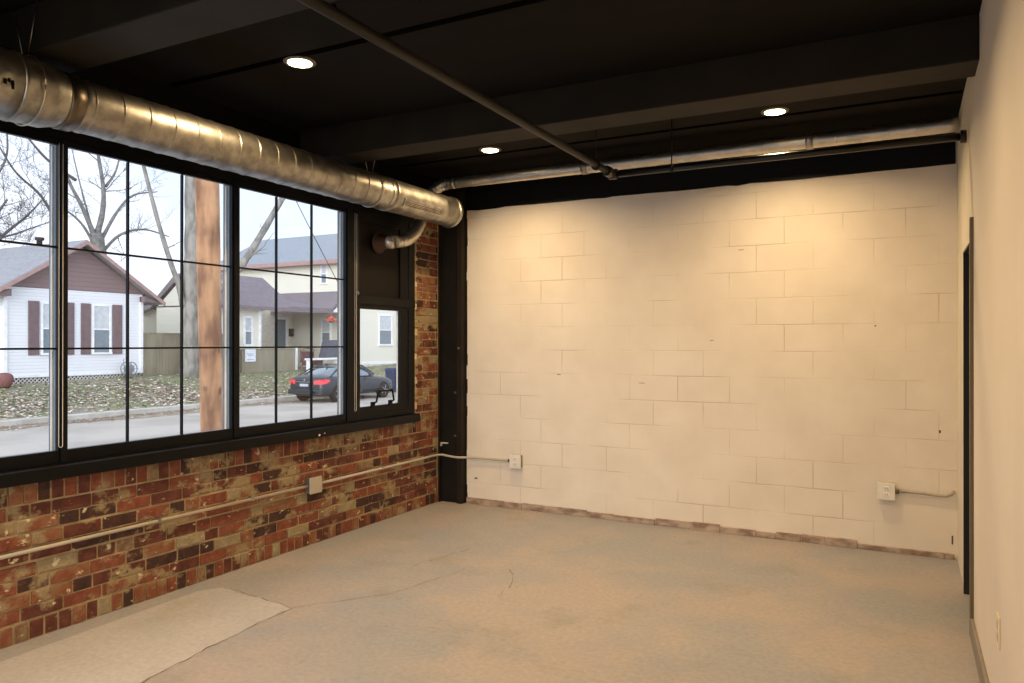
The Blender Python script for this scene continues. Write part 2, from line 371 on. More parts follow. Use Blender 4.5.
# small casement window low in the last bay, black panel above
w5 = window_unit(5, 4.757, 5.300, .965, 1.755, third=False, D=.044)
mb = MB(); mb.box(XL-.06, XL+.006, 4.712, 5.415, .858, .905, .003); mb.box(XL-.06, XL+.014, 4.712, 5.50, 1.79, 1.862, .004)
mb.box(XL-.05, XL-.004, 5.321, 5.415, .905, 1.79); mb.box(XL-.06, XL-.004, 4.712, 4.736, .905, 1.79); pbuild(mb, 'surround', FRAME_IN, w5)
mb = MB(); hx = XL+.004
mb.tube([(hx, 4.915, .985), (hx+.035, 4.915, 1.0), (hx+.035, 4.935, 1.085), (hx+.035, 5.13, 1.085), (hx+.035, 5.15, 1.0), (hx, 5.15, .985)], .009, 8)
for y in (4.95, 5.11): mb.lathe([(.013, 0), (.015, .01), (.013, .022)], (hx+.035, y, 1.075), 'z', 10)
mb.box(XL-.005, XL+.008, 4.89, 4.94, .95, 1.0, .003); mb.box(XL-.005, XL+.008, 5.125, 5.175, .95, 1.0, .003)
pbuild(mb, 'window_handle', BLACK, w5)
PANELB = M('panel_brown_black', (17, 12, 8), .6, spec=.2, rgb2=(21, 15, 10), scale=3)
mb = MB(); mb.box(XL-.06, XL-.02, 4.712, 5.415, 1.862, Z_GT+.04); mb.mi = 1
mb.box(XL-.02, XL-.003, 4.712, 4.77, 1.862, 2.535); mb.box(XL-.02, XL-.003, 5.30, 5.415, 1.862, 2.535)
mb.mi = 0; mb.box(XL-.02, XL-.003, 4.77, 5.30, 2.46, 2.535); struct(mb.build('trim_18', [PANELB, BLACK]))

# blind cords looped beside the frames
CORD = M('cord_white', (222, 216, 200), .5)
def cordloop(y, ztop, zbot, lab):
    mb = MB(); w = .010; x = XL+.030
    path = [(x, y-w, ztop)] + [(x, y-w, ztop+(zbot+w-ztop)*i/4) for i in range(1, 5)]
    path += [(x, y-w*math.cos(a), zbot+w-w*math.sin(a)) for a in [PI*k/8 for k in range(1, 8)]]
    path += [(x, y+w, zbot+w+(ztop-zbot-w)*i/4) for i in range(0, 5)]
    mb.tube(path, .0015, 6)
    return tag(mb.build('blind_cord', CORD), lab, 'cord', 'blind cords')
cordloop(2.336, 2.50, .945, 'thin white looped cord hanging down the first window post from the left')
cordloop(4.664, 2.50, .945, 'thin white looped cord hanging between the big windows and the small casement')
mb = MB(); mb.tube([(XL+.02, 4.70, 2.50), (XL+.02, 4.70, 1.88)], .003, 6); mb.lathe([(.004, 0), (.012, .006), (.014, .018), (.008, .03)], (XL+.02, 4.70, 1.86), 'z', 12)
tag(mb.build('pull_chain', M('chain_grey', (120, 118, 116), .4)), 'thin grey pull with a small ball end beside the black panel', 'cord')

# ---- steel corner column
col = thing('steel_column', 'dark brown steel column standing in the corner between brick and white block', 'column', (-3.75, 5.92, 0))
mb = MB(); mb.box(-3.864, -3.68, 5.93, 5.96, 0, ZC); pbuild(mb, 'web', STEEL, col)
mb = MB(); mb.box(-3.862, -3.848, 5.885, 5.971, 0, ZC, .002); pbuild(mb, 'flange', STEEL, col)
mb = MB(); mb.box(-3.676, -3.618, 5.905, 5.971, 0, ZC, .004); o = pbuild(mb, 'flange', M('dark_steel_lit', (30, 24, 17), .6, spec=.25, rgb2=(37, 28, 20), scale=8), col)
mb = MB()
for z, yy in ((1.43, 5.904), (1.02, 5.929), (.62, 5.929)):
    mb.lathe([(.012, 0), (.012, -.012), (.006, -.016)], (-3.70 if z < 1.3 else -3.65, yy, z), 'y', 8)
pbuild(mb, 'bolt', M('bolt_grey', (96, 92, 88), .5, .5), col)
mb = MB(); mb.box(-3.85, -3.78, 5.90, 5.93, .545, .552); mb.box(-3.85, -3.845, 5.90, 5.93, .52, .552)
pbuild(mb, 'bracket', WHITEP, col)
# thin black strip at the column side of the block wall
mb = MB(); r = random.Random(8); z = 0
while z < 2.70:
    h = r.uniform(.05, .25); mb.box(-3.618, -3.600+r.uniform(-.006, .005), YB-.006, YB, z, min(z+h, 2.71)); z += h
struct(mb.build('trim_19', STEEL))

# ---- right wall with the doorway
WALLR = M('drywall_cream', (220, 210, 196), .6, rgb2=(224, 214, 200), scale=2, bump=.05, spec=.3)
WALLR2 = M('block_cream', (216, 208, 190), .65, rgb2=(222, 214, 197), scale=3, bump=.15, spec=.3)
DY0, DY1, DZ = 4.50, 5.20, 2.04
mb = MB(); mb.box(XR, XR+.16, YN, DY0-.04, 0, ZC); struct(mb.build('wall_right', WALLR))
mb = MB(); mb.box(XR+.010, XR+.16, DY1, YB, 0, ZC); mb.box(XR+.010, XR+.16, DY0-.04, DY1, DZ, ZC); struct(mb.build('wall_right_far', WALLR2))
DOORF = M('door_frame_olive', (96, 86, 66), .5)
DARKD = M('door_dark', (26, 22, 20), .5)
d1 = MB(); d1.box(XR+.10, XR+.14, DY0, DY1-.03, .008, DZ-.03, .003); door = struct(d1.build('door_1', DARKD))
mb = MB(); mb.box(XR-.016, XR+.012, DY0-.085, DY0-.035, 0, DZ+.075, .003); mb.box(XR+.0, XR+.16, DY0-.04, DY0, 0, DZ); o = mb.build('door_jamb', DOORF, door); o['label'] = 'olive brown near jamb'
mb = MB(); mb.box(XR+.0, XR+.16, DY1-.03, DY1, 0, DZ); mb.build('door_jamb', DARKD, door)
mb = MB(); mb.box(XR+.0, XR+.16, DY0, DY1-.03, DZ-.03, DZ); mb.build('door_head', DARKD, door)
mb = MB(); mb.box(XR-.002, XR+.010, DY0-.035, DY1+.01, DZ-.02, DZ+.075, .002); o = mb.build('door_head_trim', WALLR2, door); o['label'] = 'cream head trim'
mb = MB(); mb.tube([(XR+.10, DY0+.06, 1.0), (XR+.05, DY0+.06, 1.0), (XR+.045, DY0+.08, 1.0), (XR+.045, DY0+.16, 1.0)], .009, 8); mb.build('door_handle', GALV, door)
mb = MB(); mb.box(XR-.016, XR, YN, DY0-.085, 0, .10, .003); struct(mb.build('baseboard_right', M('vinyl_grey', (128, 120, 110), .5)))
mb = MB(); mb.box(XL-.3, -3.5, YN-.15, YN, 0, ZC); mb.box(-.1, XR+.3, YN-.15, YN, 0, ZC); mb.box(-3.5, -.1, YN-.15, YN, 2.55, ZC); mb.box(-3.5, -.1, YN-.15, YN, 0, .15); struct(mb.build('wall_rear', WALLR))
mb = MB()
for xx in (-3.5, -2.4, -1.25, -.15): mb.box(xx, xx+.05, YN-.1, YN-.04, .15, 2.55)
mb.box(-3.5, -.1, YN-.1, YN-.04, .15, .21); mb.box(-3.5, -.1, YN-.1, YN-.04, 2.49, 2.55); wr = struct(mb.build('window_6', FRAME_IN))  # unseen shopfront glazing, added to let fill light onto the back wall
mb = MB(); mb.box(-3.48, -.12, YN-.072, YN-.068, .18, 2.52); mb.build('window_pane', GLASS, wr)

# ---- electrical things
EMT = M('conduit_cream', (168, 160, 146), .45)
cyy = XL+.026
mb = MB()
mb.tube([(cyy, -.1, .45), (cyy, 2.0, .452), (cyy, 4.13, .443)], .0105, 10)
mb.tube([(cyy, 4.25, .443), (cyy, 5.55, .445), (cyy, 5.75, .448), (cyy+.005, 5.84, .447), (cyy+.03, 5.872, .445), (-3.70, 5.880, .432), (-3.640, 5.893, .428), (-3.60, 5.925, .427), (-3.55, YB-.018, .427), (-3.15, YB-.018, .427)], .0105, 10)
cond = tag(mb.build('conduit', EMT), 'long pale conduit running along the brick wall and round the column onto the block wall', 'conduit')
for y in (1.5, 2.9, 3.6, 5.0): mb = MB(); mb.box(XL, cyy+.014, y, y+.02, .435, .462, .002); pbuild(mb, 'strap', GALV, cond)
def outlet(name, lab, cx, cz, side, grp=None):
    t = thing(name, lab, 'outlet', (cx, YB, cz), grp)
    mb = MB(); mb.box(cx-.052, cx+.052, YB-.048, YB, cz-.056, cz+.056, .006); pbuild(mb, 'box', GALV, t)
    mb = MB(); mb.box(cx-.056, cx+.056, YB-.054, YB-.047, cz-.06, cz+.06, .003); pbuild(mb, 'face_plate', WHITEP, t)
    for dz in (-.022, .022):
        mb = MB(); mb.box(cx-.017, cx+.017, YB-.0575, YB-.0535, cz+dz-.014, cz+dz+.014, .003)
        rc = pbuild(mb, 'receptacle', WHITEP, t)
        mb = MB(); mb.box(cx-.008, cx-.005, YB-.0582, YB-.0574, cz+dz-.004, cz+dz+.006); mb.box(cx+.005, cx+.008, YB-.0582, YB-.0574, cz+dz-.004, cz+dz+.006); pbuild(mb, 'slot', BLACK, rc)
    mb = MB(); mb.tube([(cx+side*.052, YB-.018, cz), (cx+side*.082, YB-.018, cz)], .015, 12); pbuild(mb, 'connector', M('connector_grey', (110, 106, 100), .4, .7), t)
    return t
outlet('outlet_box', 'surface mounted outlet box at the left end of the block wall beside the column', -3.075, .428, -1)
outlet('outlet_box', 'surface mounted outlet box near the right corner of the block wall', -.125, .435, 1)
mb = MB(); zz = .442
mb.tube([(-.04, YB-.018, zz), (.10, YB-.018, zz-.004), (.20, YB-.018, zz-.012), (.245, YB-.019, zz-.010), (.275, YB-.022, zz+.004), (.290, YB-.03, zz+.03)], .0105, 10)
tag(mb.build('conduit', EMT), 'short pale conduit from the right outlet bending up at the wall corner', 'conduit')
jb = thing('junction_box', 'square grey junction box on the brick wall in the run of the long conduit', 'junction box', (XL, 4.19, .445))
mb = MB(); mb.box(XL+.002, XL+.052, 4.13, 4.25, .387, .503, .006); pbuild(mb, 'box', GALV, jb)
mb = MB(); mb.box(XL+.052, XL+.057, 4.128, 4.252, .385, .505, .003); pbuild(mb, 'cover_plate', M('cover_grey', (168, 160, 146), .4), jb)
sp = thing('wall_outlet', 'flush cream outlet plate low on the right wall near the doorway', 'outlet', (XR, 3.25, .43))
mb = MB(); mb.box(XR-.006, XR, 3.21, 3.29, .375, .49, .002); pbuild(mb, 'face_plate', M('plate_cream', (214, 200, 172), .35), sp)
mb = MB()
for z in (.41, .455): mb.box(XR-.0085, XR-.005, 3.233, 3.267, z-.015, z+.015, .002)
pbuild(mb, 'receptacle', M('receptacle_cream', (190, 178, 150), .35), sp)

# ---- ceiling downlights
LENS = M('lamp_lens', (255, 226, 176), .5, emit=14)
RIM = M('lamp_rim', (120, 112, 100), .5)
def downlight(x, y, lab):
    t = thing('downlight', lab, 'light', (x, y, ZC), 'round recessed downlights')
    a = MB(); a.lathe([(.066, 0), (.088, 0), (.086, -.006), (.070, -.010), (.066, -.008)], (x, y, ZC), 'z', 28); pbuild(a, 'trim_ring', RIM, t)
    a = MB(); a.lathe([(.066, -.003), (.064, -.011), (.045, -.017), (.015, -.020)], (x, y, ZC), 'z', 28); pbuild(a, 'lens', LENS, t)
    ld = bpy.data.lights.new('downlight_bulb', 'AREA'); ld.shape = 'DISK'; ld.size = .12; ld.energy = LAMP_W; ld.spread = math.radians(150); ld.color = LAMP_COL
    lo = bpy.data.objects.new('bulb', ld); C.objects.link(lo); lo.parent = t; lo.location = (0, 0, -.03)
    return t
for x, y, lab in ((-2.90, 3.06, 'glowing round downlight nearest the big duct, on the bare black ceiling'),
                  (-2.89, 5.14, 'glowing round downlight just left of the sprinkler main near the block wall'),
                  (-.76, 5.15, 'glowing round downlight nearest the right wall, above the small duct'),
                  (-.80, 3.02, 'round downlight just above the top of the picture'),
                  (-2.90, .95, 'round downlight behind the viewer on the window side'),
                  (-.80, .95, 'round downlight behind the viewer on the right wall side'),
                  (-2.90, -1.2, 'round downlight at the rear of the room, window side'),
                  (-.80, -1.2, 'round downlight at the rear of the room, right wall side')):
    downlight(x, y, lab)

# ---- big spiral duct
DX, DZc = -3.50, 2.612
duct = thing('spiral_duct', 'large galvanised spiral duct running above the windows', 'duct', (DX, 2.0, DZc))
def ringed(y0, y1, r, step, h=.0035):
    prof = [(r*.6, y0), (r, y0)]; y = y0+step*.4
    while y < y1-step*.3:
        prof += [(r, y-.020), (r, y-.0055), (r, y-.005), (r+h, y-.0025), (r+h, y+.0025), (r, y+.005), (r, y+.0055), (r, y+.020)]; y += step
    prof += [(r, y1), (r*.6, y1)]; return prof
mb = MB(); mb.lathe(ringed(-1.6, 1.91, .150, .155), (DX, 0, DZc), 'y', 56); pbuild(mb, 'duct_section', GALV, duct)
mb = MB(); mb.lathe([(.10, 1.89), (.151, 1.89), (.1545, 1.898), (.1545, 1.906), (.151, 1.915), (.148, 2.03), (.148, 2.04), (.129, 2.10), (.128, 2.12), (.09, 2.12)], (DX, 0, DZc), 'y', 56); o = pbuild(mb, 'reducer', GALV, duct)
mb = MB(); mb.lathe([(.09, 2.105), (.132, 2.11), (.134, 2.12), (.132, 2.175), (.126, 2.18), (.09, 2.18)], (DX, 0, DZc), 'y', 56); o = pbuild(mb, 'coupling', M('coupling_dark', (110, 100, 88), .35, 1), duct); o['label'] = 'dull grey coupling band'
mb = MB(); mb.lathe(ringed(2.17, 4.62, .124, .145), (DX, 0, DZc), 'y', 56); pbuild(mb, 'duct_section', GALV, duct)
mb = MB(); mb.lathe([(.09, 4.60), (.128, 4.60), (.130, 4.61), (.128, 4.63), (.125, 4.64), (.125, 5.28), (.128, 5.285), (.128, 5.30), (.125, 5.305), (.125, 5.50), (.09, 5.50)], (DX, 0, DZc), 'y', 56); pbuild(mb, 'duct_section', GALV, duct)
mb = MB(); mb.lathe([(.05, 5.485), (.131, 5.485), (.134, 5.495), (.134, 5.515), (.126, 5.53), (.118, 5.532), (.114, 5.522), (.03, 5.522)], (DX, 0, DZc), 'y', 56); pbuild(mb, 'end_cap', GALV, duct)
# register on the lower room side of the duct
def on_duct(ang, rad, y): return (DX+rad*math.cos(ang), y, DZc+rad*math.sin(ang))
def register(y0, y1, ac, w, parent, R):
    mb = MB(); ca = ac
    n = Vector((math.cos(ca), 0, math.sin(ca))); t = Vector((-math.sin(ca), 0, math.cos(ca))); o = Vector((DX, 0, DZc))
    def slab(u0, u1, a, b, h0, h1):
        pts = [o+n*h0+t*u0+Vector((0, a, 0)), o+n*h0+t*u1+Vector((0, a, 0)), o+n*h0+t*u1+Vector((0, b, 0)), o+n*h0+t*u0+Vector((0, b, 0))]
        mb.prism(pts, n*(h1-h0))
    slab(-w, -w+.012, y0, y1, R-.03, R+.006); slab(w-.012, w, y0, y1, R-.03, R+.006); slab(-w, w, y0-.012, y0, R-.03, R+.006); slab(-w, w, y1, y1+.012, R-.03, R+.006)
    fr = pbuild(mb, 'register', GALV, parent)
    mb = MB(); slab(-w+.012, w-.012, y0, y1, R-.02, R-.006); slab
    k = int((w*2-.024)/.012)
    for i in range(k):
        u = -w+.014+i*.012; slab(u, u+.004, y0, y1, R-.006, R+.003)
    pbuild(mb, 'grille', M('grille_dark', (84, 74, 62), .5, .6), fr)
register(4.70, 5.20, math.radians(-27), .034, duct, .125)
mb = MB()
for dy, dz in ((0, 0), (.03, .0), (.015, .012), (.03, -.014)):
    p = on_duct(math.radians(-12), .1515, 1.80+dy); mb.box(p[0]-.001, p[0]+.001, p[1], p[1]+.012, p[2]+dz-.012, p[2]+dz+.012)
pbuild(mb, 'marking', BLACK, duct)
def duct_hanger(y, r, lab):
    mb = MB()
    pts = [(DX+(r+.006)*math.cos(a), y, DZc+(r+.006)*math.sin(a)) for a in [2*PI*k/32 for k in range(33)]]
    mb.tube(pts, .003, 6)
    for s in (-1, 1): mb.tube([(DX+s*.02, y, DZc+r+.004), (DX+s*.09, y, ZC)], .002, 6)
    tag(mb.build('duct_hanger', GALVD), lab, 'hanger', 'wire hangers of the big duct')
duct_hanger(1.97, .150, 'wire hanger round the big duct at its wide section before the reducer')
duct_hanger(4.42, .124, 'wire hanger round the big duct near its capped end')

# ---- small duct along the back wall, flexible elbow and wall collar
small = thing('branch_duct', 'narrow galvanised duct along the top of the block wall curling down behind the big duct', 'duct', (-1.6, 5.60, 2.885))
sd = MB(); prof = [(.02, XR), (.050, XR)]
x = XR-.02
segs = []
x = -3.55
prof = [(.03, x), (.048, x)]
while x < XR-.12:
    prof += [(.048, x+.065), (.048, x+.0845), (.048, x+.085), (.0508, x+.0875), (.0508, x+.0905), (.048, x+.093), (.048, x+.0935), (.048, x+.115)]; x += .16
prof += [(.048, XR), (.03, XR)]
GALVS = M('galvanised_small', (200, 196, 188), .42, 1, rgb2=(216, 210, 200), scale=10)
sd.lathe(prof, (0, 5.60, 2.885), 'x', 28); pbuild(sd, 'duct_section', GALVS, small)
for xx in (-.62, -2.3):
    mb = MB(); mb.lathe([(.04, xx), (.054, xx+.002), (.054, xx+.05), (.04, xx+.052)], (0, 5.60, 2.885), 'x', 28); pbuild(mb, 'coupling', GALV, small)
def bez(p, n=40):   # Catmull-Rom
    P = [Vector(q) for q in p]; P = [P[0]*2-P[1]]+P+[P[-1]*2-P[-2]]; out = []
    for i in range(1, len(P)-2):
        for j in range(n):
            t = j/n; a, b, c, d = P[i-1], P[i], P[i+1], P[i+2]
            out.append(.5*((2*b)+(c-a)*t+(2*a-5*b+4*c-d)*t*t+(3*b-a-3*c+d)*t**3))
    out.append(P[-2]); return out
flex = bez([(-3.50, 5.60, 2.885), (-3.62, 5.59, 2.875), (-3.70, 5.53, 2.80), (-3.72, 5.46, 2.68), (-3.71, 5.37, 2.52), (-3.70, 5.26, 2.40), (-3.70, 5.14, 2.335), (-3.73, 5.05, 2.315)], 14)
rad = [.050+.0022*math.sin(i*1.35) for i in range(len(flex))]
mb = MB(); mb.tube(flex, rad, 20); pbuild(mb, 'flexible_elbow', M('flex_aluminium', (214, 208, 196), .42, 1), small)
mb = MB(); mb.lathe([(.05, 0), (.085, 0), (.088, .006), (.085, .014), (.055, .016), (.052, .10), (.04, .10)], (XL-.003, 4.99, 2.305), 'x', 28); pbuild(mb, 'wall_collar', M('collar_brown', (74, 52, 40), .5, .4), small)
mb = MB(); mb.tube([(XL+.06, 4.99, 2.305), (XL+.13, 5.03, 2.312)], .053, 20); o = pbuild(mb, 'tape_band', M('tape_silver', (206, 200, 190), .35, .6), small)

# ---- sprinkler pipes
PIPE = M('pipe_black', (20, 17, 13), .33, rgb2=(25, 21, 16), scale=8)
PIPE2 = M('pipe_brown_black', (27, 23, 17), .55, spec=.25, rgb2=(32, 27, 19), scale=8)
spk = thing('sprinkler_pipe', 'dark sprinkler main crossing under the beams with a branch running to the right wall', 'pipe', (-1.80, 4.9, 2.65))
mb = MB(); mb.tube([(-1.80, -1.5, 2.65), (-1.80, 4.90, 2.65)], .023, 14); pbuild(mb, 'main_pipe', PIPE2, spk)
mb = MB(); mb.lathe([(.034, 0), (.036, .01), (.036, .07), (.034, .08)], (-1.80, 4.80, 2.65), 'y', 14); mb.lathe([(.034, 0), (.036, .01), (.036, .05), (.034, .06)], (-1.82, 4.915, 2.645), 'x', 14); pbuild(mb, 'elbow', PIPE, spk)
mb = MB(); mb.tube([(-1.80, 4.915, 2.642), (XR, 4.915, 2.642)], .022, 14); pbuild(mb, 'branch_pipe', PIPE, spk)
mb = MB(); mb.lathe([(.03, XR-.03), (.036, XR-.028), (.036, XR)], (0, 4.915, 2.642), 'x', 18); pbuild(mb, 'escutcheon', PIPE, spk)
def rod(x, y, r, lab):
    mb = MB(); mb.tube([(x, y, 2.64+r), (x, y, ZC if not (4.06 < y < 4.31) else 2.785)], .004, 8)
    mb.lathe([(r+.002, -.01), (r+.006, -.01), (r+.006, .01), (r+.002, .01)], (x, y, 2.645), 'x' if y > 4.9 else 'y', 14)
    tag(mb.build('pipe_hanger', PIPE2), lab, 'hanger', 'rod hangers of the sprinkler pipes')
rod(-1.38, 4.915, .022, 'thin rod hanger holding the sprinkler branch near its elbow')
rod(-1.80, 4.62, .026, 'rod hanger holding the sprinkler main just before its end')
mb = MB(); mb.lathe([(.012, 0), (.014, -.02), (.007, -.03), (.007, -.05), (.02, -.053), (.02, -.056)], (-2.28, 2.62, ZC), 'z', 12)
tag(mb.build('fire_sprinkler', PIPE), 'small dark sprinkler head hanging at the top edge of the picture', 'sprinkler')

# ================================================================== OUTSIDE
ZG = -.72
def gm(name, a, b, sc, bump=.4, bs=30, **k): return M(name, a, .9, rgb2=b, scale=sc, bump=bump, bscale=bs, **k)
GRASS = gm('grass_soil', (150, 142, 124), (136, 138, 104), 1.1, detail=6)
ROADM = gm('road_concrete', (172, 164, 154), (192, 184, 174), .5, .2, 20, detail=6)
WALKM = gm('sidewalk_concrete', (182, 190, 200), (196, 202, 210), 1.5, .2)
CURBM = gm('curb_concrete', (186, 180, 170), (204, 200, 190), 3)
GUTM = gm('gutter_dirt', (128, 112, 94), (168, 154, 134), 2.2, detail=7)
CURB = -21.15
mb = MB(); mb.box(-9.2, XL-.3, -25, 60, ZG-.3, ZG); struct(mb.build('sidewalk', WALKM))
mb = MB(); mb.box(CURB, -9.2, -25, 60, ZG-.35, ZG-.02); struct(mb.build('road', ROADM))
mb = MB(); r = random.Random(4); pts = [(CURB, 60), (CURB, -5)]; y = -5
while y < 60: pts.append((CURB+1.0+.25*math.sin(y*.9)+r.uniform(-.15, .15), y)); y += .5
mb.prism([(a, b, ZG-.018) for a, b in pts], (0, 0, .006)); struct(mb.build('gutter', GUTM))
mb = MB(); mb.box(CURB-.35, CURB, -25, 60, ZG-.3, ZG+.13, .02); struct(mb.build('curb', CURBM))
def zl(x, y):
    t = max(0, min(1, (CURB-.35-x)/5.6)); s = t*t*(3-2*t)*.35+t*.65
    return ZG+.12+s*(.66+.12*math.exp(-((y-20)/4)**2))+(.25*max(0, min(1, (y-32)/6))*t)
mb = MB(); xs = [CURB-.35-.45*i for i in range(14)]+[-30, -40, -70, -120]; ys = [-25, -10]+[i*1.2 for i in range(0, 40)]+[60, 110]
g = [[mb.b.verts.new((x, y, zl(x, y))) for y in ys] for x in xs]
for i in range(len(xs)-1):
    for j in range(len(ys)-1): mb.b.faces.new((g[i][j], g[i][j+1], g[i+1][j+1], g[i+1][j])).smooth = True
struct(mb.build('lawn', GRASS))
# fallen leaves
LV = [M('leaf_tan', (206, 190, 170), .8), M('leaf_pale', (230, 220, 210), .8), M('leaf_brown', (136, 108, 88), .8), M('leaf_mauve', (164, 144, 140), .8)]
r = random.Random(21); mb = MB()
for i in range(16000):
    x = CURB-.1-abs(r.triangular(0, 5.7, 1.2)); y = r.uniform(8.5, 32)
    if x < -22.9 and y > 19.5 and r.random() < .75: continue
    if math.sin(x*1.1+1)+math.sin(y*.7+x*.4) > r.uniform(.5, 2.4): continue
    if x > CURB-.35: z = ZG+.135
    else: z = zl(x, y)+.01
    s = r.uniform(.035, .085); a = r.uniform(0, 6.3); tl = r.uniform(-.5, .5); mb.mi = r.choices(range(4), (4, 3, 2, 2))[0]
    u = Vector((math.cos(a), math.sin(a), tl*.5))*s; v = Vector((-math.sin(a), math.cos(a), r.uniform(-.4, .6)))*s*.7; c = Vector((x, y, z+.02))
    mb.face([c-u, c-v*.8, c+u, c+v*.8])
for i in range(2200):
    x = CURB+abs(r.gauss(0, .55)); y = r.uniform(8.5, 34); s = r.uniform(.02, .06); a = r.uniform(0, 6.3); mb.mi = r.choices(range(4), (2, 1, 3, 2))[0]
    u = Vector((math.cos(a), math.sin(a), .1))*s; v = Vector((-math.sin(a), math.cos(a), .2))*s*.7; c = Vector((x, y, ZG))
    mb.face([c-u, c-v*.8, c+u, c+v*.8])
tag(mb.build('fallen_leaves', LV), 'pale fallen leaves strewn over the grass strip and gutter across the street', 'leaves', kind='stuff')
GR = [M('blade_green', (122, 142, 92), .8), M('blade_olive', (142, 140, 110), .8)]
mb = MB()
for i in range(7000):
    x = CURB-.4-r.uniform(0, 6.2); y = r.uniform(8.5, 42)
    pat = math.sin(x*1.3+y*.5)+math.sin(y*.8-x*.6)
    if pat < r.uniform(-1.6, 1.2) and not (x < -22.9 and y > 19.5): continue
    mb.mi = 0 if r.random() < .55 else 1; z = zl(x, y)
    for k in range(3):
        a = r.uniform(0, 6.3); h = r.uniform(.05, .11); w = .012; dx, dy = math.cos(a), math.sin(a)
        p = Vector((x+dx*.04, y+dy*.04, z)); q = Vector((dy*w, -dx*w, 0)); mb.face([p-q, p+q, p+Vector((dx*.05, dy*.05, h))])
tag(mb.build('grass_tufts', GR), 'green grass tufts growing on the slope across the street', 'grass', kind='stuff')

# ---- siding material: horizontal laps
def siding(name, rgb, lap=.12, dark=.80):
    m = bpy.data.materials.new(name); m.use_nodes = True; n = m.node_tree.nodes; l = m.node_tree.links; b = n['Principled BSDF']; b.inputs['Roughness'].default_value = .6
    b.inputs['Base Color'].default_value = L(rgb)
    tc = n.new('ShaderNodeTexCoord'); sp = n.new('ShaderNodeSeparateXYZ'); l.new(tc.outputs['Object'], sp.inputs[0])
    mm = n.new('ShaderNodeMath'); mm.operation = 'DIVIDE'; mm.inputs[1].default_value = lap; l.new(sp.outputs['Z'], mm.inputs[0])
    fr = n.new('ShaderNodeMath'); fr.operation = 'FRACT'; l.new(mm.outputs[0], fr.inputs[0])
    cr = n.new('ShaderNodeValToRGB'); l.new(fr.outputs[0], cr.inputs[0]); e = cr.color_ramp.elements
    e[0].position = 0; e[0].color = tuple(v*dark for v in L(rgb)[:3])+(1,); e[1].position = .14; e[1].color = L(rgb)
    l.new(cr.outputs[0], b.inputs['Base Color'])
    iv = n.new('ShaderNodeMath'); iv.operation = 'SUBTRACT'; iv.inputs[0].default_value = 1; l.new(fr.outputs[0], iv.inputs[1])
    bp = n.new('ShaderNodeBump'); bp.inputs['Distance'].default_value = .02; bp.inputs['Strength'].default_value = .7; l.new(iv.outputs[0], bp.inputs['Height']); l.new(bp.outputs[0], b.inputs['Normal'])
    return m
SIDW = siding('siding_white', (238, 238, 240), .115); SIDB = siding('siding_mauve_brown', (138, 116, 114), .17, .7)
SIDC = siding('siding_cream', (238, 233, 216), .12, .88); SIDY = siding('siding_pale_yellow', (234, 236, 214), .12, .85)
SHUT = M('shutter_brown', (124, 104, 104), .6); FASC = M('fascia_pinkish', (168, 138, 132), .6); TRIMW = M('trim_white', (240, 240, 242), .5)
ROOF1 = M('shingle_grey', (142, 143, 147), .9, rgb2=(154, 154, 158), scale=6, bump=.4); ROOF2 = M('shingle_mauve', (128, 119, 126), .9, rgb2=(138, 130, 136), scale=6, bump=.4)
ROOF3 = M('shingle_blue_grey', (142, 149, 158), .9, rgb2=(150, 157, 166), scale=6, bump=.3)
WGL = M('dark_pane', (120, 132, 138), .15, spec=.8); CURT = M('curtain', (200, 204, 206), .8); LATT = M('lattice', (206, 200, 196), .7); UNDER = M('dark_under', (58, 52, 50), .9)
def hwin(parent, X, y0, y1, z0, z1, n='window', tr=.07, face='x'):
    """double hung window on a wall at X facing +x (or at y=X facing -y with x range)"""
    def bx(mb, a0, a1, b0, b1, d0, d1):
        if face == 'x': mb.box(X+d0, X+d1, a0, a1, b0, b1)
        else: mb.box(a0, a1, X-d1, X-d0, b0, b1)
    zm = (z0+z1)/2
    mb = MB()
    bx(mb, y0-tr, y0, z0-tr, z1+tr, 0, .05); bx(mb, y1, y1+tr, z0-tr, z1+tr, 0, .05); bx(mb, y0, y1, z1, z1+tr, 0, .05); bx(mb, y0-tr*1.3, y1+tr*1.3, z0-tr, z0, 0, .08)
    bx(mb, y0, y1, zm-.025, zm+.025, 0, .035)
    w = pbuild(mb, n, TRIMW, parent)
    mb = MB(); bx(mb, y0, y1, z0, zm-.025, 0, .012); pbuild(mb, 'pane', WGL, w)
    mb = MB(); bx(mb, y0, y1, zm+.025, z1, 0, .018); pbuild(mb, 'pane', CURT, w)
    return w
# house one: white, gable to the street
X1 = -27.0
h1 = thing('house', 'white clapboard house with brown gable and brown shutters across the street', 'house', (X1, 17.1, .1))
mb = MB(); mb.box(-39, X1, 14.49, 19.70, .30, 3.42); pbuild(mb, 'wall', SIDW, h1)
mb = MB(); mb.prism([(X1-.0, 14.3, 3.40), (X1, 19.9, 3.40), (X1, 17.1, 5.12)], (-12, 0, 0)); pbuild(mb, 'gable', SIDB, h1)
mb = MB(); mb.box(-39, X1-.05, 14.55, 19.64, -.1, .30); o = pbuild(mb, 'foundation', UNDER, h1)
mb = MB()
y = 14.5
while y < 19.9:
    for s in (-1, 1):
        a = Vector((X1+.0, y, .02)); b = Vector((X1+.0, y+s*.28, .30))
        if 14.45 < b.y < 19.75 and y < 19.72: mb.tube([a, b], .022, 4, smooth=False)
    y += .14
pbuild(mb, 'lattice_skirt', LATT, h1)
sl = (5.274-3.28)/(20.45-17.342)
def roof_slope(mb, ypk, zpk, ylow, zlow, x0, x1, t=.12):
    mb.prism([(x1, ypk, zpk), (x1, ylow, zlow), (x1, ylow, zlow-t), (x1, ypk, zpk-t)], (x0-x1, 0, 0))
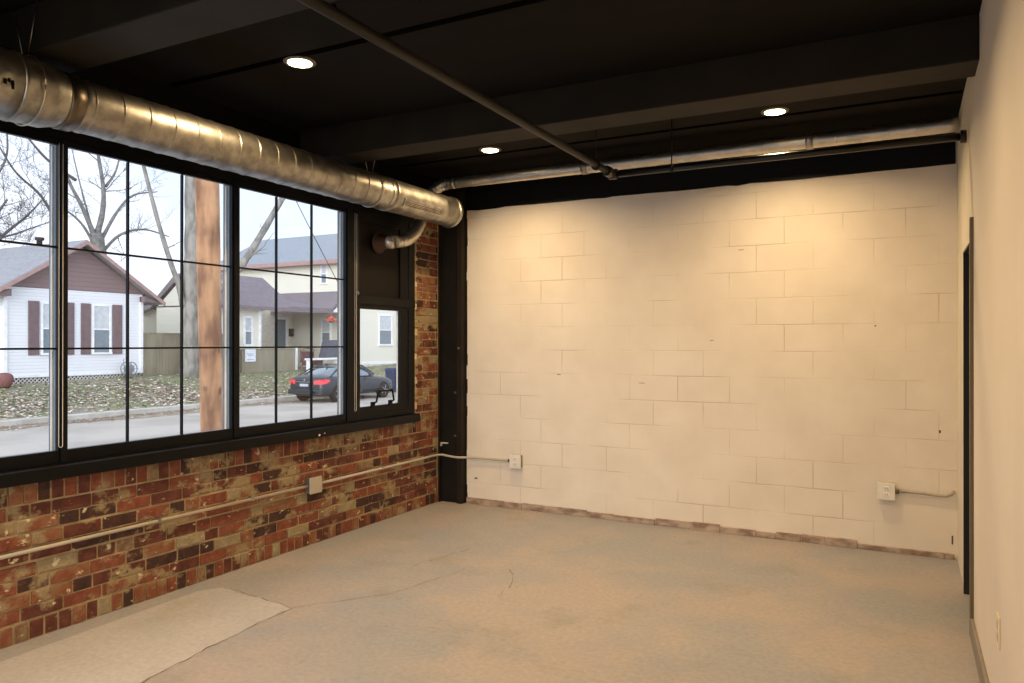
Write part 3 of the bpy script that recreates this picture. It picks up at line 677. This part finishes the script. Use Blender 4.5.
mb = MB(); roof_slope(mb, 17.2, 5.27, 13.85, 3.12, -39.2, X1+.35); roof_slope(mb, 17.2, 5.27, 20.45, 3.15, -39.2, X1+.35); pbuild(mb, 'roof', ROOF1, h1)
mb = MB(); roof_slope(mb, 17.2, 5.25, 13.83, 3.09, X1+.33, X1+.40, .15); roof_slope(mb, 17.2, 5.25, 20.47, 3.12, X1+.33, X1+.40, .15); pbuild(mb, 'rake_board', FASC, h1)
mb = MB(); mb.prism([(X1, 13.9, 3.06), (X1, 14.6, 3.30), (X1, 14.6, 3.06)], (.3, 0, 0)); pbuild(mb, 'eave_return', SHUT, h1); mb = MB(); mb.prism([(X1, 19.6, 3.32), (X1, 20.35, 3.08), (X1, 19.6, 3.1)], (.3, 0, 0)); pbuild(mb, 'eave_return', SHUT, h1)
mb = MB(); mb.box(X1, X1+.05, 14.49, 14.60, .3, 3.4); mb.box(X1, X1+.05, 19.60, 19.72, .3, 3.35); mb.box(X1, X1+.06, 14.49, 19.7, .28, .34); pbuild(mb, 'corner_board', TRIMW, h1)
hwin(h1, X1, 15.80, 16.42, 1.12, 2.86); hwin(h1, X1, 17.68, 18.30, 1.12, 2.86)
for a, b in ((15.30, 15.68), (16.55, 16.93), (17.18, 17.56), (18.43, 18.83)):
    mb = MB(); mb.box(X1, X1+.04, a, b, 1.05, 2.95, .01)
    for k in range(18): mb.box(X1+.04, X1+.05, a+.05, b-.05, 1.12+k*.1, 1.17+k*.1)
    pbuild(mb, 'shutter', SHUT, h1)
mb = MB(); mb.lathe([(.10, 0), (.10, .22), (.16, .24), (.16, .34), (.02, .36)], (-29.6, 17.2, 5.2), 'z', 12); pbuild(mb, 'roof_vent', UNDER, h1)
# hose reel by the house wall
hr = thing('hose_reel', 'small grey wheeled hose reel at the right corner of the white house', 'hose reel', (-26.7, 18.85, .1))
mb = MB()
for s in (0, .3):
    pts = [(-26.75+s, 18.85+.24*math.cos(a), .48+.26*math.sin(a)) for a in [2*PI*k/20 for k in range(21)]]; mb.tube(pts, .018, 6)
    for k in range(4): a = PI*k/4; mb.tube([(-26.75+s, 18.85-.24*math.cos(a), .48-.26*math.sin(a)), (-26.75+s, 18.85+.24*math.cos(a), .48+.26*math.sin(a))], .008, 5)
pbuild(mb, 'wheel', M('reel_grey', (132, 136, 142), .5), hr)
mb = MB(); mb.lathe([(.14, 0), (.16, .02), (.16, .24), (.14, .26)], (-26.72, 18.85, .48), 'x', 16); pbuild(mb, 'hose', M('hose_grey', (150, 154, 156), .6), hr)
mb = MB(); mb.tube([(-26.6, 18.70, .10), (-26.6, 18.62, .86), (-26.6, 18.78, .88), (-26.6, 18.98, .10)], .015, 6); pbuild(mb, 'frame', M('reel_grey', (132, 136, 142), .5), hr)
mb = MB(); mb.lathe([(.13, 0), (.20, .06), (.27, .24), (.26, .38), (.20, .46), (.05, .50)], (-26.3, 14.15, zl(-26.3, 14.15)), 'z', 16)
tag(mb.build('planter', M('planter_red', (128, 84, 80), .8)), 'round reddish brown planter at the left edge by the white house', 'planter')

# board fence
def fence(y0, y1, x, z0, z1):
    t = thing('board_fence', 'olive grey wooden board fence between the white house and the tree', 'fence', (x, (y0+y1)/2, z0))
    r = random.Random(2); mb = MB(); y = y0
    while y < y1: mb.box(x, x+.02, y+.003, min(y+.14, y1), z0, z1-r.uniform(0, .02)); y += .145
    pbuild(mb, 'boards', M('fence_olive', (140, 132, 112), .85, rgb2=(154, 146, 124), scale=2, stretch=(1, 1, .3)), t)
    mb = MB(); mb.box(x-.05, x, y0, y1, z0+.3, z0+.39); mb.box(x-.05, x, y0, y1, z1-.35, z1-.26); mb.box(x-.02, x+.05, y0, y1, z1-.01, z1+.02); pbuild(mb, 'rail', M('fence_olive', (128, 124, 98)), t)
fence(19.75, 24.6, -27.0, .0, 1.87)

# cream cottage behind the fence
ct = thing('cottage', 'low cream shed wall with grey roof edges showing above the board fence', 'house', (-30, 23, 0))
k_ = 32.5/27.5; XC = -32.5
def P_(y, z): return (y*k_, 1.48+(z-1.48)*k_)
ya, za = P_(20.0, 2.68); yb, zb_ = P_(20.8, 3.02); yc, zc_ = P_(21.47, 3.06); yd, zd_ = P_(22.7, 4.45); ye = yd+1.2
mb = MB(); mb.prism([(XC, ya, -.1), (XC, ye, -.1), (XC, ye, zc_), (XC, yd, zd_), (XC, yc, zc_), (XC, yb, zb_), (XC, ya, za)], (-1.6, 0, 0)); pbuild(mb, 'wall', SIDC, ct)
mb = MB(); DKT = M('roof_edge_grey', (112, 104, 100), .8)
P3 = [(ya, za), (yb, zb_), (yc, zc_), (yd, zd_), (ye+.3, zc_-.25)]
for (a, b), (c, d) in zip(P3[:-1], P3[1:]):
    mb.prism([(XC+.3, a, b), (XC+.3, c, d), (XC+.3, c, d+.14), (XC+.3, a, b+.14)], (-1.9, 0, 0))
pbuild(mb, 'roof', DKT, ct)

# house two: tall cream block, wing and porch
h2 = thing('house', 'tall cream house with blue grey roof, mauve porch roof and recessed porch', 'house', (-30, 32, 0))
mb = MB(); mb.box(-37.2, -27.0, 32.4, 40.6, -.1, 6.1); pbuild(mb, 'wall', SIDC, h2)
mb = MB(); mb.prism([(-37.2, 32.4, 6.08), (-37.2, 40.6, 6.08), (-37.2, 36.4, 8.1)], (10.2, 0, 0)); pbuild(mb, 'gable', SIDC, h2)
mb = MB()
for yy in (31.85, 41.1):
    mb.prism([(-37.7, 36.4, 8.3), (-37.7, yy, 6.02), (-37.7, yy, 5.88), (-37.7, 36.4, 8.16)], (11.2, 0, 0))
pbuild(mb, 'roof', ROOF3, h2)
mb = MB(); mb.box(-37.7, -26.5, 31.80, 31.87, 5.84, 6.06); mb.box(-37.7, -26.5, 31.86, 32.4, 5.86, 5.90); pbuild(mb, 'fascia', FASC, h2)
hwin(h2, 32.4, -29.05, -28.72, 4.85, 5.85, face='y')
hwin(h2, -27.0, 34.95, 36.05, 1.42, 3.05, tr=.1)
mb = MB(); mb.box(-27.02, -26.96, 32.4, 40.6, .25, .40); pbuild(mb, 'skirt_board', TRIMW, h2)
# wing
mb = MB(); mb.box(-31.3, -27.4, 23.6, 26.2, -.1, 3.2); pbuild(mb, 'wing_wall', SIDC, h2)
mb = MB(); mb.prism([(-31.3, 26.2, 3.15), (-27.4, 26.2, 3.15), (-29.35, 26.2, 4.6)], (0, -2.6, 0)); pbuild(mb, 'wing_gable', SIDC, h2)
mb = MB()
mb.prism([(-29.35, 23.5, 4.83), (-27.0, 23.5, 3.18), (-27.0, 23.5, 3.06), (-29.35, 23.5, 4.70)], (0, 4.8, 0))
mb.prism([(-29.35, 23.5, 4.83), (-31.7, 23.5, 3.18), (-31.7, 23.5, 3.06), (-29.35, 23.5, 4.70)], (0, 4.8, 0))
mb.prism([(-27.0, 32.38, 4.35), (-27.0, 30.75, 3.22), (-27.0, 30.75, 3.10), (-27.0, 32.38, 4.23)], (-6.2, 0, 0))
mb.prism([(-27.6, 28.3, 3.55), (-27.0, 30.8, 3.24), (-27.0, 27.9, 3.2), (-33.0, 27.9, 3.25), (-33.0, 30.8, 3.26)], (0, 0, .08))
pbuild(mb, 'porch_roof', ROOF2, h2)
mb = MB(); mb.box(-26.98, -26.9, 23.5, 30.9, 3.04, 3.2); pbuild(mb, 'gutter_board', M('gutter_mauve', (128, 116, 118), .6), h2)
mb = MB(); mb.prism([(-27.03, 30.95, 3.12), (-27.03, 32.4, 3.12), (-27.03, 32.4, 4.15)], (-.05, 0, 0)); pbuild(mb, 'porch_gable', TRIMW, h2)
mb = MB(); mb.box(-31.7, -31.3, 26.1, 32.4, -.1, 3.3); mb.box(-31.35, -31.3, 26.2, 28, 0, 3.2); pbuild(mb, 'recess_wall', M('porch_cream', (232, 222, 204), .7), h2)
hwin(h2, -27.4, 25.34, 25.70, 1.42, 2.65, tr=.1)
mb = MB(); mb.box(-31.3, -27.2, 26.2, 32.4, -.1, .12); pbuild(mb, 'porch_floor', M('porch_deck', (150, 140, 126), .8), h2)
mb = MB(); mb.box(-27.42, -27.28, 25.05, 28.55, -.2, 1.17); mb.box(-27.45, -27.25, 24.6, 28.57, 1.17, 1.22)
pbuild(mb, 'porch_half_wall', M('porch_olive', (150, 142, 122), .85, rgb2=(162, 154, 134), scale=2, stretch=(1, 1, .3)), h2)
mb = MB(); mb.box(-27.42, -27.24, 28.50, 28.62, -.1, 1.25); pbuild(mb, 'porch_post', TRIMW, h2); mb = MB(); mb.box(-27.42, -27.32, 26.18, 26.28, 1.2, 3.1); pbuild(mb, 'porch_post', TRIMW, h2)
# door and window on the recessed porch wall (side wall of the block)
mb = MB(); mb.box(-32.3, -31.35, 32.33, 32.4, .12, 2.65); dd = pbuild(mb, 'house_door', TRIMW, h2)
hwin(h2, 32.4, -31.28, -31.28+.02, 1, 1.02, face='y') if False else None
mb = MB(); mb.box(-31.30, -31.25, 31.05, 32.1, .12, 2.95); o = pbuild(mb, 'house_door', TRIMW, h2)
mb = MB(); mb.box(-31.25, -31.23, 31.2, 31.85, .5, 2.8); pbuild(mb, 'pane', WGL, o)
mb = MB(); mb.box(-31.3, -31.1, 32.15, 32.38, 1.85, 2.3, .02); pbuild(mb, 'mailbox', UNDER, h2)
hwin(h2, 32.4, -29.0, -28.45, 1.4, 2.75, tr=.1, face='y')
# items on the porch
MAR = M('sofa_maroon', (104, 74, 76), .8); OAK = M('old_wood', (150, 128, 102), .8)
so = thing('porch_sofa', 'maroon porch sofa with a light wooden back rail', 'sofa', (-26.9, 29.1, .05))
mb = MB(); mb.box(-27.1, -26.5, 28.75, 29.65, .35, .66, .03); pbuild(mb, 'seat', MAR, so)
mb = MB(); mb.box(-27.2, -27.08, 28.75, 29.65, .5, 1.05, .03); pbuild(mb, 'backrest', MAR, so)
mb = MB(); mb.tube(bez([(-27.14, 28.7, 1.05), (-27.14, 28.95, 1.22), (-27.14, 29.3, 1.2), (-27.14, 29.75, 1.1)], 6), .04, 8); pbuild(mb, 'back_rail', OAK, so)
for x, y in ((-27.12, 28.8), (-27.12, 29.6), (-26.55, 28.8), (-26.55, 29.6)):
    mb = MB(); mb.box(x-.03, x+.03, y-.03, y+.03, 0, .36); pbuild(mb, 'leg', OAK, so)
rc = thing('lounge_chair', 'slate grey folding chair tipped back on the porch behind the car', 'chair', (-26.8, 31.0, .05))
GREYF = M('chair_slate', (88, 90, 100), .7)
mb = MB(); mb.prism([(-27.1, 30.0, .75), (-26.6, 30.0, .75), (-26.8, 30.5, 1.62), (-27.3, 30.5, 1.62)], (0, .95, .02)); pbuild(mb, 'backrest', GREYF, rc)
mb = MB(); mb.box(-27.1, -26.5, 30.0, 31.1, .62, .74, .02); pbuild(mb, 'seat', GREYF, rc)
mb = MB()
for y in (30.05, 31.05): mb = MB(); mb.tube([(-27.0, y, 0), (-26.55, y, .68)], .02, 6); mb.tube([(-26.55, y, 0), (-27.0, y, .68)], .02, 6); pbuild(mb, 'frame', TRIMW, rc)
bn = thing('porch_bench', 'long white bench at the front of the porch behind the car', 'bench', (-26.2, 30.3, 0))
mb = MB(); mb.box(-26.4, -26.1, 28.2, 31.9, .62, .72, .01); pbuild(mb, 'seat', TRIMW, bn)
for y in (28.3, 30.3, 31.75):
    mb = MB(); mb.box(-26.38, -26.12, y, y+.08, -.05, .62); pbuild(mb, 'leg', TRIMW, bn)
mb = MB(); mb.lathe([(.10, 0), (.22, .08), (.24, .25), (.16, .42), (.06, .48), (.09, .55)], (-26.25, 31.35, .72), 'z', 12)
tag(mb.build('bag', M('bag_white', (232, 232, 236), .6)), 'white tied bag lying on the porch bench', 'bag')
mb = MB(); pts = bez([(-26.8, 31.5, .9), (-26.8, 31.75, 1.15), (-26.8, 32.1, 1.28)], 6); mb.tube(pts, [.16, .2, .22, .22, .2, .2, .2, .2, .18, .16, .12, .08, .03], 10)
tag(mb.build('rolled_mat', OAK), 'tan rolled mat leaning at the far end of the porch', 'mat')
mb = MB(); mb.lathe([(.10, 0), (.18, .05), (.16, .14), (.02, .16)], (-25.9, 29.1, zl(-25.9, 29.1)+.25), 'z', 12); mb.mi = 1; mb.lathe([(.12, 0), (.10, .25), (.12, .26)], (-25.9, 29.1, zl(-25.9, 29.1)), 'z', 12)
tag(mb.build('flower_pot', [M('flowers_yellow', (236, 196, 110), .7), M('pot_brown', (120, 90, 72), .8)]), 'yellow flowers in a pot before the porch', 'plant')
hb = thing('hanging_basket', 'red flower basket hanging from the porch eave', 'plant', (-27.1, 31.3, 2.9))
r = random.Random(9); mb = MB()
for i in range(26):
    c = (-27.1+r.uniform(-.15, .15), 30.95+r.uniform(-.22, .22), 2.78+r.uniform(-.14, .14)); mb.lathe([(.02, -.06), (.07, -.02), (.07, .03), (.02, .06)], c, 'z', 7)
pbuild(mb, 'flowers', M('flowers_red', (214, 106, 96), .7), hb)
mb = MB(); mb.lathe([(.06, 0), (.12, .1), (.13, .14)], (-27.1, 30.95, 2.56), 'z', 12); mb.tube([(-27.1, 30.95, 2.7), (-27.1, 30.95, 3.12)], .006, 5); pbuild(mb, 'pot', UNDER, hb)
sg = thing('notice_sign', 'white square notice sign on the olive half wall of the porch', 'sign', (-27.26, 25.5, .65))
mb = MB(); mb.box(-27.27, -27.245, 25.22, 25.86, .60, 1.18, .004); pbuild(mb, 'board', M('sign_white', (236, 238, 246), .5), sg)
mb = MB(); r = random.Random(1)
for z, a, b in ((.95, 25.34, 25.74), (.88, 25.38, 25.70), (.68, 25.32, 25.76)):
    y = a
    mb = MB()
    while y < b: w = r.uniform(.03, .07); mb.box(-27.245, -27.243, y, min(y+w, b), z, z+.035); y += w+.015
    pbuild(mb, 'lettering', M('sign_ink', (150, 156, 184), .6), sg)

# utility pole
pole = thing('utility_pole', 'thick orange brown wooden utility pole standing close outside the window', 'pole', (-7.8, 6.65, ZG))
POLEM = M('pole_wood', (128, 90, 66), .8, rgb2=(204, 154, 112), scale=2.6, bump=.6, bscale=14, stretch=(2.2, 2.2, .7), lo=.36, hi=.64, detail=7)
mb = MB(); n = 40
mb.tube([(-7.77+.0*i, 6.69-.012*i*.6, ZG-.3+i*.28) for i in range(n)], [.132+.0008*i for i in range(n)], 22); pbuild(mb, 'shaft', POLEM, pole)
KN = M('pole_knot', (128, 96, 76), .9)
mb = MB(); r = random.Random(14)
for i in range(4):
    z = r.uniform(.6, 3.2); a = r.uniform(-1.9, 1.0); rr = .134+.0008*(z+1)/.28
    mb = MB(); c = Vector((-7.77+rr*math.cos(a), 6.69-.0072*(z+1)/.28+rr*math.sin(a), z)); w = r.uniform(.012, .03); h = w*r.uniform(.6, 2.2)
    nrm = Vector((math.cos(a), math.sin(a), 0)); t = Vector((-nrm.y, nrm.x, 0))
    mb.prism([c-nrm*.006+t*w*math.cos(q)+Vector((0, 0, h*math.sin(q))) for q in [2*PI*k/9 for k in range(9)]], nrm*.008); pbuild(mb, 'knot', KN, pole)


# ---- trees
def sc(pts, k):
    return [(x*k, y*k, CAM_H+(z-CAM_H)*k) for x, y, z in pts]
def tree(name, lab, limbs, seed, mats, twig=(3, .45, 3), spread=1.0, group=None, origin=None):
    r = random.Random(seed); mb = MB()
    def grow(p, d, ln, rad, depth):
        pts = [p]; q = p.copy(); dd = d.normalized(); k = 5
        for i in range(k):
            dd = (dd+Vector((r.gauss(0, .16), r.gauss(0, .16), r.gauss(.05, .13)))).normalized(); q = q+dd*ln/k; pts.append(q.copy())
        mb.tube(pts, [rad*(1-.8*i/k) for i in range(k+1)], 6 if depth > 1 else 4, caps=False)
        if depth > 0:
            for i in range(r.randint(3, 5)):
                j = r.randint(1, k); side = Vector((r.gauss(0, 1), r.gauss(0, 1), r.gauss(.25, .6))).normalized()
                grow(pts[j], (dd*.7+side*spread*.8), ln*r.uniform(.45, .7), max(rad*.5, .006), depth-1)
    for L_ in limbs:
        pts = bez(L_[0], 8); m_ = len(pts); r0, r1 = L_[1], L_[2]
        if name == 'tree' and r0 < .26 and seed != 4: r0 *= .72; r1 *= .6
        mb.tube(pts, [(r0+(r1-r0)*i/(m_-1))*(1+.05*math.sin(i*1.3)) for i in range(m_)], 12 if r0 > .12 else 8)
        nt_ = L_[3] if len(L_) > 3 else twig[0]
        for i in range(nt_):
            j = r.randint(int(m_*.3), m_-2); d = (pts[j+1]-pts[j]).normalized(); side = Vector((r.gauss(0, .7), r.gauss(0, 1), r.gauss(.3, .7))).normalized()
            grow(pts[j], d*.5+side*spread, twig[1]*r.uniform(.7, 1.4), max(.010, (r0+(r1-r0)*j/m_)*.35), twig[2])
    return tag(mb.build(name, mats), lab, 'tree', group)
BARK = M('bark_grey', (122, 118, 110), .9, rgb2=(156, 150, 142), scale=4, bump=.8, bscale=12, stretch=(1, 1, .4)); BARK2 = M('bark_mauve', (116, 112, 110), .9, rgb2=(138, 132, 128), scale=5)
BARK3 = M('bark_dark', (104, 98, 98), .9)
X = -24.6; KT = 26.3/24.6
tree('tree', 'big grey trunked bare tree right behind the utility pole', [
    (sc([(X, 20.0, -.35), (X, 20.01, .1), (X, 20.03, 1.2), (X, 20.02, 2.6), (X, 20.06, 3.7), (X, 20.12, 5.5), (X, 20.1, 8.2), (X, 20.1, 11)], KT), .42, .26, 0),
    (sc([(X, 19.7, 2.9), (X, 19.5, 3.7), (X, 19.15, 4.5), (X, 18.6, 6.0), (X, 17.95, 8.1), (X, 17.5, 9.6)], KT), .13, .05, 1),
    (sc([(X, 20.2, 2.4), (X+.1, 21.3, 3.6), (X+.1, 22.5, 4.75), (X+.1, 23.6, 6.2), (X+.1, 25.0, 8.2), (X, 26.5, 10)], KT), .20, .11, 2),
    ], 4, BARK, twig=(2, .9, 1))
X = -40
tree('tree', 'bare tree with a wide fork behind the white house gable', [
    ([(X, 26.55, 0), (X, 26.6, 4), (X, 26.5, 6.6), (X, 26.3, 7.6)], .42, .34, 0),
    ([(X, 26.25, 7.4), (X, 25.6, 8.8), (X, 24.8, 10.2), (X, 24.0, 12.2)], .20, .07, 5),
    ([(X, 26.35, 7.4), (X, 26.7, 8.8), (X, 26.75, 10.2), (X, 26.4, 12.4), (X, 26.5, 13.6)], .24, .08, 7),
    ([(X, 26.6, 7.2), (X, 27.6, 9.0), (X, 28.6, 10.1), (X, 30.2, 10.6)], .15, .05, 6),
    ([(X, 26.7, 6.6), (X, 27.8, 7.7), (X, 29.3, 8.2), (X, 31.0, 8.0)], .14, .05, 5),
    ([(X, 26.2, 7.0), (X, 25.5, 8.0), (X, 24.6, 8.6), (X, 23.4, 8.7)], .12, .04, 4),
    ([(X, 26.9, 10.3), (X, 27.5, 11.3), (X, 27.9, 12.9)], .12, .04, 4),
    ([(X, 26.1, 7.8), (X, 25.4, 10.2), (X, 24.9, 12.2)], .08, .03, 4),
    ], 7, BARK2, twig=(4, 1.5, 2))
X = -34
tree('tree', 'fine twigged bare tree at the left edge behind the grey roof', [
    ([(X, 16.2, 0), (X, 16.6, 4), (X, 17.6, 6.2), (X, 18.4, 7.6)], .22, .07, 10),
    ([(X, 17.0, 4.5), (X, 18.2, 6.0), (X, 19.2, 7.0), (X, 20.0, 8.0)], .12, .04, 10),
    ([(X, 16.8, 5), (X, 17.2, 7), (X, 18.3, 9.2), (X, 18.4, 10.6)], .12, .05, 5),
    ([(X, 20.9, 6.2), (X, 19.9, 7.9), (X, 18.9, 8.7), (X, 18.4, 9.3), (X, 17.6, 10.6)], .10, .04, 4),
    ([(X, 21.4, 9.0), (X, 20.2, 9.6), (X, 19.3, 10.4), (X, 18.4, 11.4)], .11, .04, 5),
    ([(X, 16.0, 2), (X, 17.0, 5.2), (X, 18.8, 6.2), (X, 20.2, 6.9)], .1, .03, 12),
    ], 12, BARK3, twig=(6, 1.3, 3))
X = -52
for i, (yy, hh, lb) in enumerate(((40.5, 4.9, 'thin leafless shrub beyond the gap beside the white house, left one'), (42.6, 5.4, 'thin leafless shrub beyond the gap beside the white house, right one'))):
    tree('tree', lb, [([(X, yy, 0), (X, yy+.1, hh*.5), (X, yy+.2, hh)], .08, .02, 9), ([(X, yy, 1), (X, yy+.7, hh*.5), (X, yy+1.1, hh*.95)], .06, .02, 8)], 30+i, BARK3, twig=(6, 1.0, 2))
# service wire
mb = MB(); P_w = [Vector((-29.9, 30, 11.0)).lerp(Vector((-25.2, 30.3, 3.3)), t/10)-Vector((0, 0, .10*math.sin(PI*t/10))) for t in range(11)]
mb.tube(P_w, .02, 5)
tag(mb.build('service_wire', UNDER), 'thin dark service wire slanting down in front of the tall cream house', 'wire')

# ---- parked car (rear quarter view), length along +y
car = thing('car', 'dark grey parked sedan with red tail lights', 'car', (-19.72, 23.33, ZG-.02))
CARP = M('car_paint', (62, 68, 76), .25, .5, rgb2=(66, 72, 80), spec=.7); CARG = M('car_glass', (132, 146, 154), .08, .75); TYRE = M('tyre', (24, 24, 25), .9); RIMM = M('alloy', (150, 152, 156), .3, .9)
# stations along length: s from rear (0) to front (4.5): (s, halfwidth, z_low, z_belt, z_top-of-body)
ST = [(0.0, .66, .42, .60, .66), (.05, .78, .30, .66, .84), (.18, .86, .24, .72, .98), (.5, .90, .20, .76, 1.02), (.95, .905, .20, .78, 1.0), (1.4, .905, .20, .78, .97), (2.2, .91, .20, .76, .94), (3.0, .905, .20, .74, .93), (3.5, .90, .20, .70, .90), (3.95, .88, .22, .66, .83), (4.25, .82, .24, .60, .75), (4.42, .70, .28, .54, .66), (4.5, .52, .34, .48, .56)]
def ring(s, w, z0, zb, zt):
    prof = [(0, z0), (w*.78, z0), (w*.95, z0+.06), (w, z0+(zb-z0)*.45), (w*.995, zb), (w*.95, zb+(zt-zb)*.55), (w*.86, zt-.02), (w*.5, zt+.015), (0, zt+.02)]
    return [(x, s, z) for x, z in prof] + [(-x, s, z) for x, z in prof[-2:0:-1]]
mb = MB(); R_ = [[mb.b.verts.new(p) for p in ring(*t)] for t in ST]; n = len(R_[0])
for a, b in zip(R_[:-1], R_[1:]):
    for j in range(n): mb.b.faces.new((a[j], a[(j+1) % n], b[(j+1) % n], b[j])).smooth = True
mb.b.faces.new(R_[0]); mb.b.faces.new(R_[-1][::-1])
body = mb.build('body', CARP, car); body.location = (0, -2.25, 0)
sub = body.modifiers.new('s', 'SUBSURF'); sub.levels = 1; sub.render_levels = 2
def cpart(mb, name, mat): o = mb.build(name, mat, car); o.location = (0, -2.25, 0); return o
# greenhouse: glass shell with roof skin
GS = [(.55, .76, 1.00, .70), (1.15, .80, 1.30, .60), (1.6, .82, 1.385, .58), (2.1, .82, 1.40, .58), (2.55, .80, 1.36, .58), (3.15, .74, .96, .70)]
def gring(s, wb, zt, wt):
    zb = .94; return [(wb, s, zb), (wt+.02, s, zt-.05), (wt-.08, s, zt-.005), (0, s, zt+.012), (-(wt-.08), s, zt-.005), (-(wt+.02), s, zt-.05), (-wb, s, zb)]
mb = MB(); R_ = [[mb.b.verts.new(p) for p in gring(*t)] for t in GS]
for a, b in zip(R_[:-1], R_[1:]):
    for j in range(6): mb.b.faces.new((a[j], a[j+1], b[j+1], b[j])).smooth = True
cpart(mb, 'windows', CARG)
mb = MB(); rs = [(1.12, .60, 1.315), (1.6, .575, 1.405), (2.1, .575, 1.42), (2.5, .59, 1.385)]
R_ = [[mb.b.verts.new((x*w/.6, s, z-abs(x)**3*.25)) for x in (-.62, -.45, -.2, 0, .2, .45, .62)] for s, w, z in rs]
for a, b in zip(R_[:-1], R_[1:]):
    for j in range(6): mb.b.faces.new((a[j], a[j+1], b[j+1], b[j])).smooth = True
cpart(mb, 'roof', CARP)
mb = MB()
for sx in (-1, 1):
    mb.tube([(sx*.80, .52, .98), (sx*.63, 1.13, 1.285), (sx*.61, 1.6, 1.36), (sx*.61, 2.1, 1.375), (sx*.62, 2.52, 1.335), (sx*.76, 3.12, .98)], .028, 8)
    mb.tube([(sx*.825, 1.75, .96), (sx*.61, 1.72, 1.36)], .028, 8)
cpart(mb, 'pillars', CARP)
TL = M('tail_light', (228, 70, 74), .25, spec=.8)
for sx in (-1, 1):
    mb = MB(); mb.prism([(sx*.44, -.012, .70), (sx*.76, .015, .69), (sx*.86, .16, .72), (sx*.885, .34, .80), (sx*.86, .32, .87), (sx*.80, .12, .88), (sx*.66, .03, .86), (sx*.44, .0, .83)][::sx], (0, .06, 0))
    bmesh.ops.translate(mb.b, verts=mb.b.verts, vec=(sx*.018, -.02, 0)); cpart(mb, 'tail_light', TL)
mb = MB(); mb.box(-.20, .20, -.045, -.02, .61, .71, .005); cpart(mb, 'license_plate', M('plate_pale', (176, 182, 190), .4))
mb = MB(); mb.box(-.40, .40, -.03, -.01, .76, .785, .004); cpart(mb, 'chrome_strip', M('chrome', (200, 204, 208), .15, 1))
mb = MB(); mb.box(-.80, .80, -.05, .25, .32, .50, .04); cpart(mb, 'bumper', CARP)
mb = MB(); mb.lathe([(.035, 0), (.035, -.012), (.02, -.016)], (0, -.012, .855), 'y', 12); cpart(mb, 'badge', M('badge_grey', (170, 176, 186), .3, .8))
for sx in (-1, 1):
    for s in (.82, 3.60):
        x0 = sx*.93
        mb = MB(); mb.lathe([(.20, 0), (.305, .0), (.33, .03), (.33, .19), (.305, .22), (.20, .22)], (x0-(.0 if sx < 0 else .22), s, .33), 'x', 28); w = cpart(mb, 'wheel', TYRE)
        mb = MB(); xx = x0+(.0 if sx > 0 else -.0)
        mb.lathe([(.05, -.02), (.07, .0), (.20, -.01), (.215, .004), (.215, -.03)], (xx, s, .33), 'x', 24)
        for q in range(5):
            a = 2*PI*q/5; mb.tube([(xx+sx*.005, s, .33), (xx+sx*.005, s+.2*math.cos(a), .33+.2*math.sin(a))], .022, 6)
        o = mb.build('rim', RIMM, w)
    mb = MB(); mb.box(sx*.86, sx*1.02, 2.62, 2.76, .93, 1.06, .03); cpart(mb, 'wing_mirror', CARP)
    for s in (1.35, 2.3):
        mb = MB(); mb.box(sx*.895, sx*.935, s, s+.16, .80, .825, .005); cpart(mb, 'door_handle', CARP)
mb = MB(); mb.tube([(-.0, 1.25, 1.36), (0, 1.12, 1.43), (0, 1.18, 1.36)], .02, 6); cpart(mb, 'antenna', CARP)
mb = MB(); mb.lathe([(.05, -.03), (.07, -.01), (.05, .01)], (.5, -.02, .40), 'y', 10); cpart(mb, 'exhaust', RIMM)

# trash bin at the curb
tb = thing('trash_bin', 'dark blue wheeled trash bin at the curb ahead of the car', 'bin', (-20.5, 27.7, ZG))
BLUE = M('bin_blue', (50, 62, 92), .5)
mb = MB(); c0 = (-20.5, 27.7)
v0 = [(-.24, -.26), (.24, -.26), (.24, .26), (-.24, .26)]; v1 = [(-.32, -.34), (.32, -.34), (.32, .34), (-.32, .34)]
A = [mb.b.verts.new((c0[0]+x, c0[1]+y, ZG+.06)) for x, y in v0]; B = [mb.b.verts.new((c0[0]+x, c0[1]+y, ZG+1.0)) for x, y in v1]
mb.b.faces.new(A[::-1]); mb.b.faces.new(B)
for i in range(4): mb.b.faces.new((A[i], A[(i+1) % 4], B[(i+1) % 4], B[i]))
pbuild(mb, 'body', BLUE, tb)
mb = MB(); mb.box(c0[0]-.35, c0[0]+.35, c0[1]-.37, c0[1]+.37, ZG+1.0, ZG+1.05, .02); mb.box(c0[0]-.3, c0[0]+.3, c0[1]-.32, c0[1]+.32, ZG+1.05, ZG+1.09, .02); pbuild(mb, 'lid', M('bin_lid', (66, 80, 112), .4), tb)
for s in (-1, 1):
    mb = MB(); mb.lathe([(.05, 0), (.12, 0), (.12, .05), (.05, .05)], (c0[0]+s*.22-.025, c0[1]+.3, ZG+.12), 'x', 16); pbuild(mb, 'wheel', TYRE, tb)
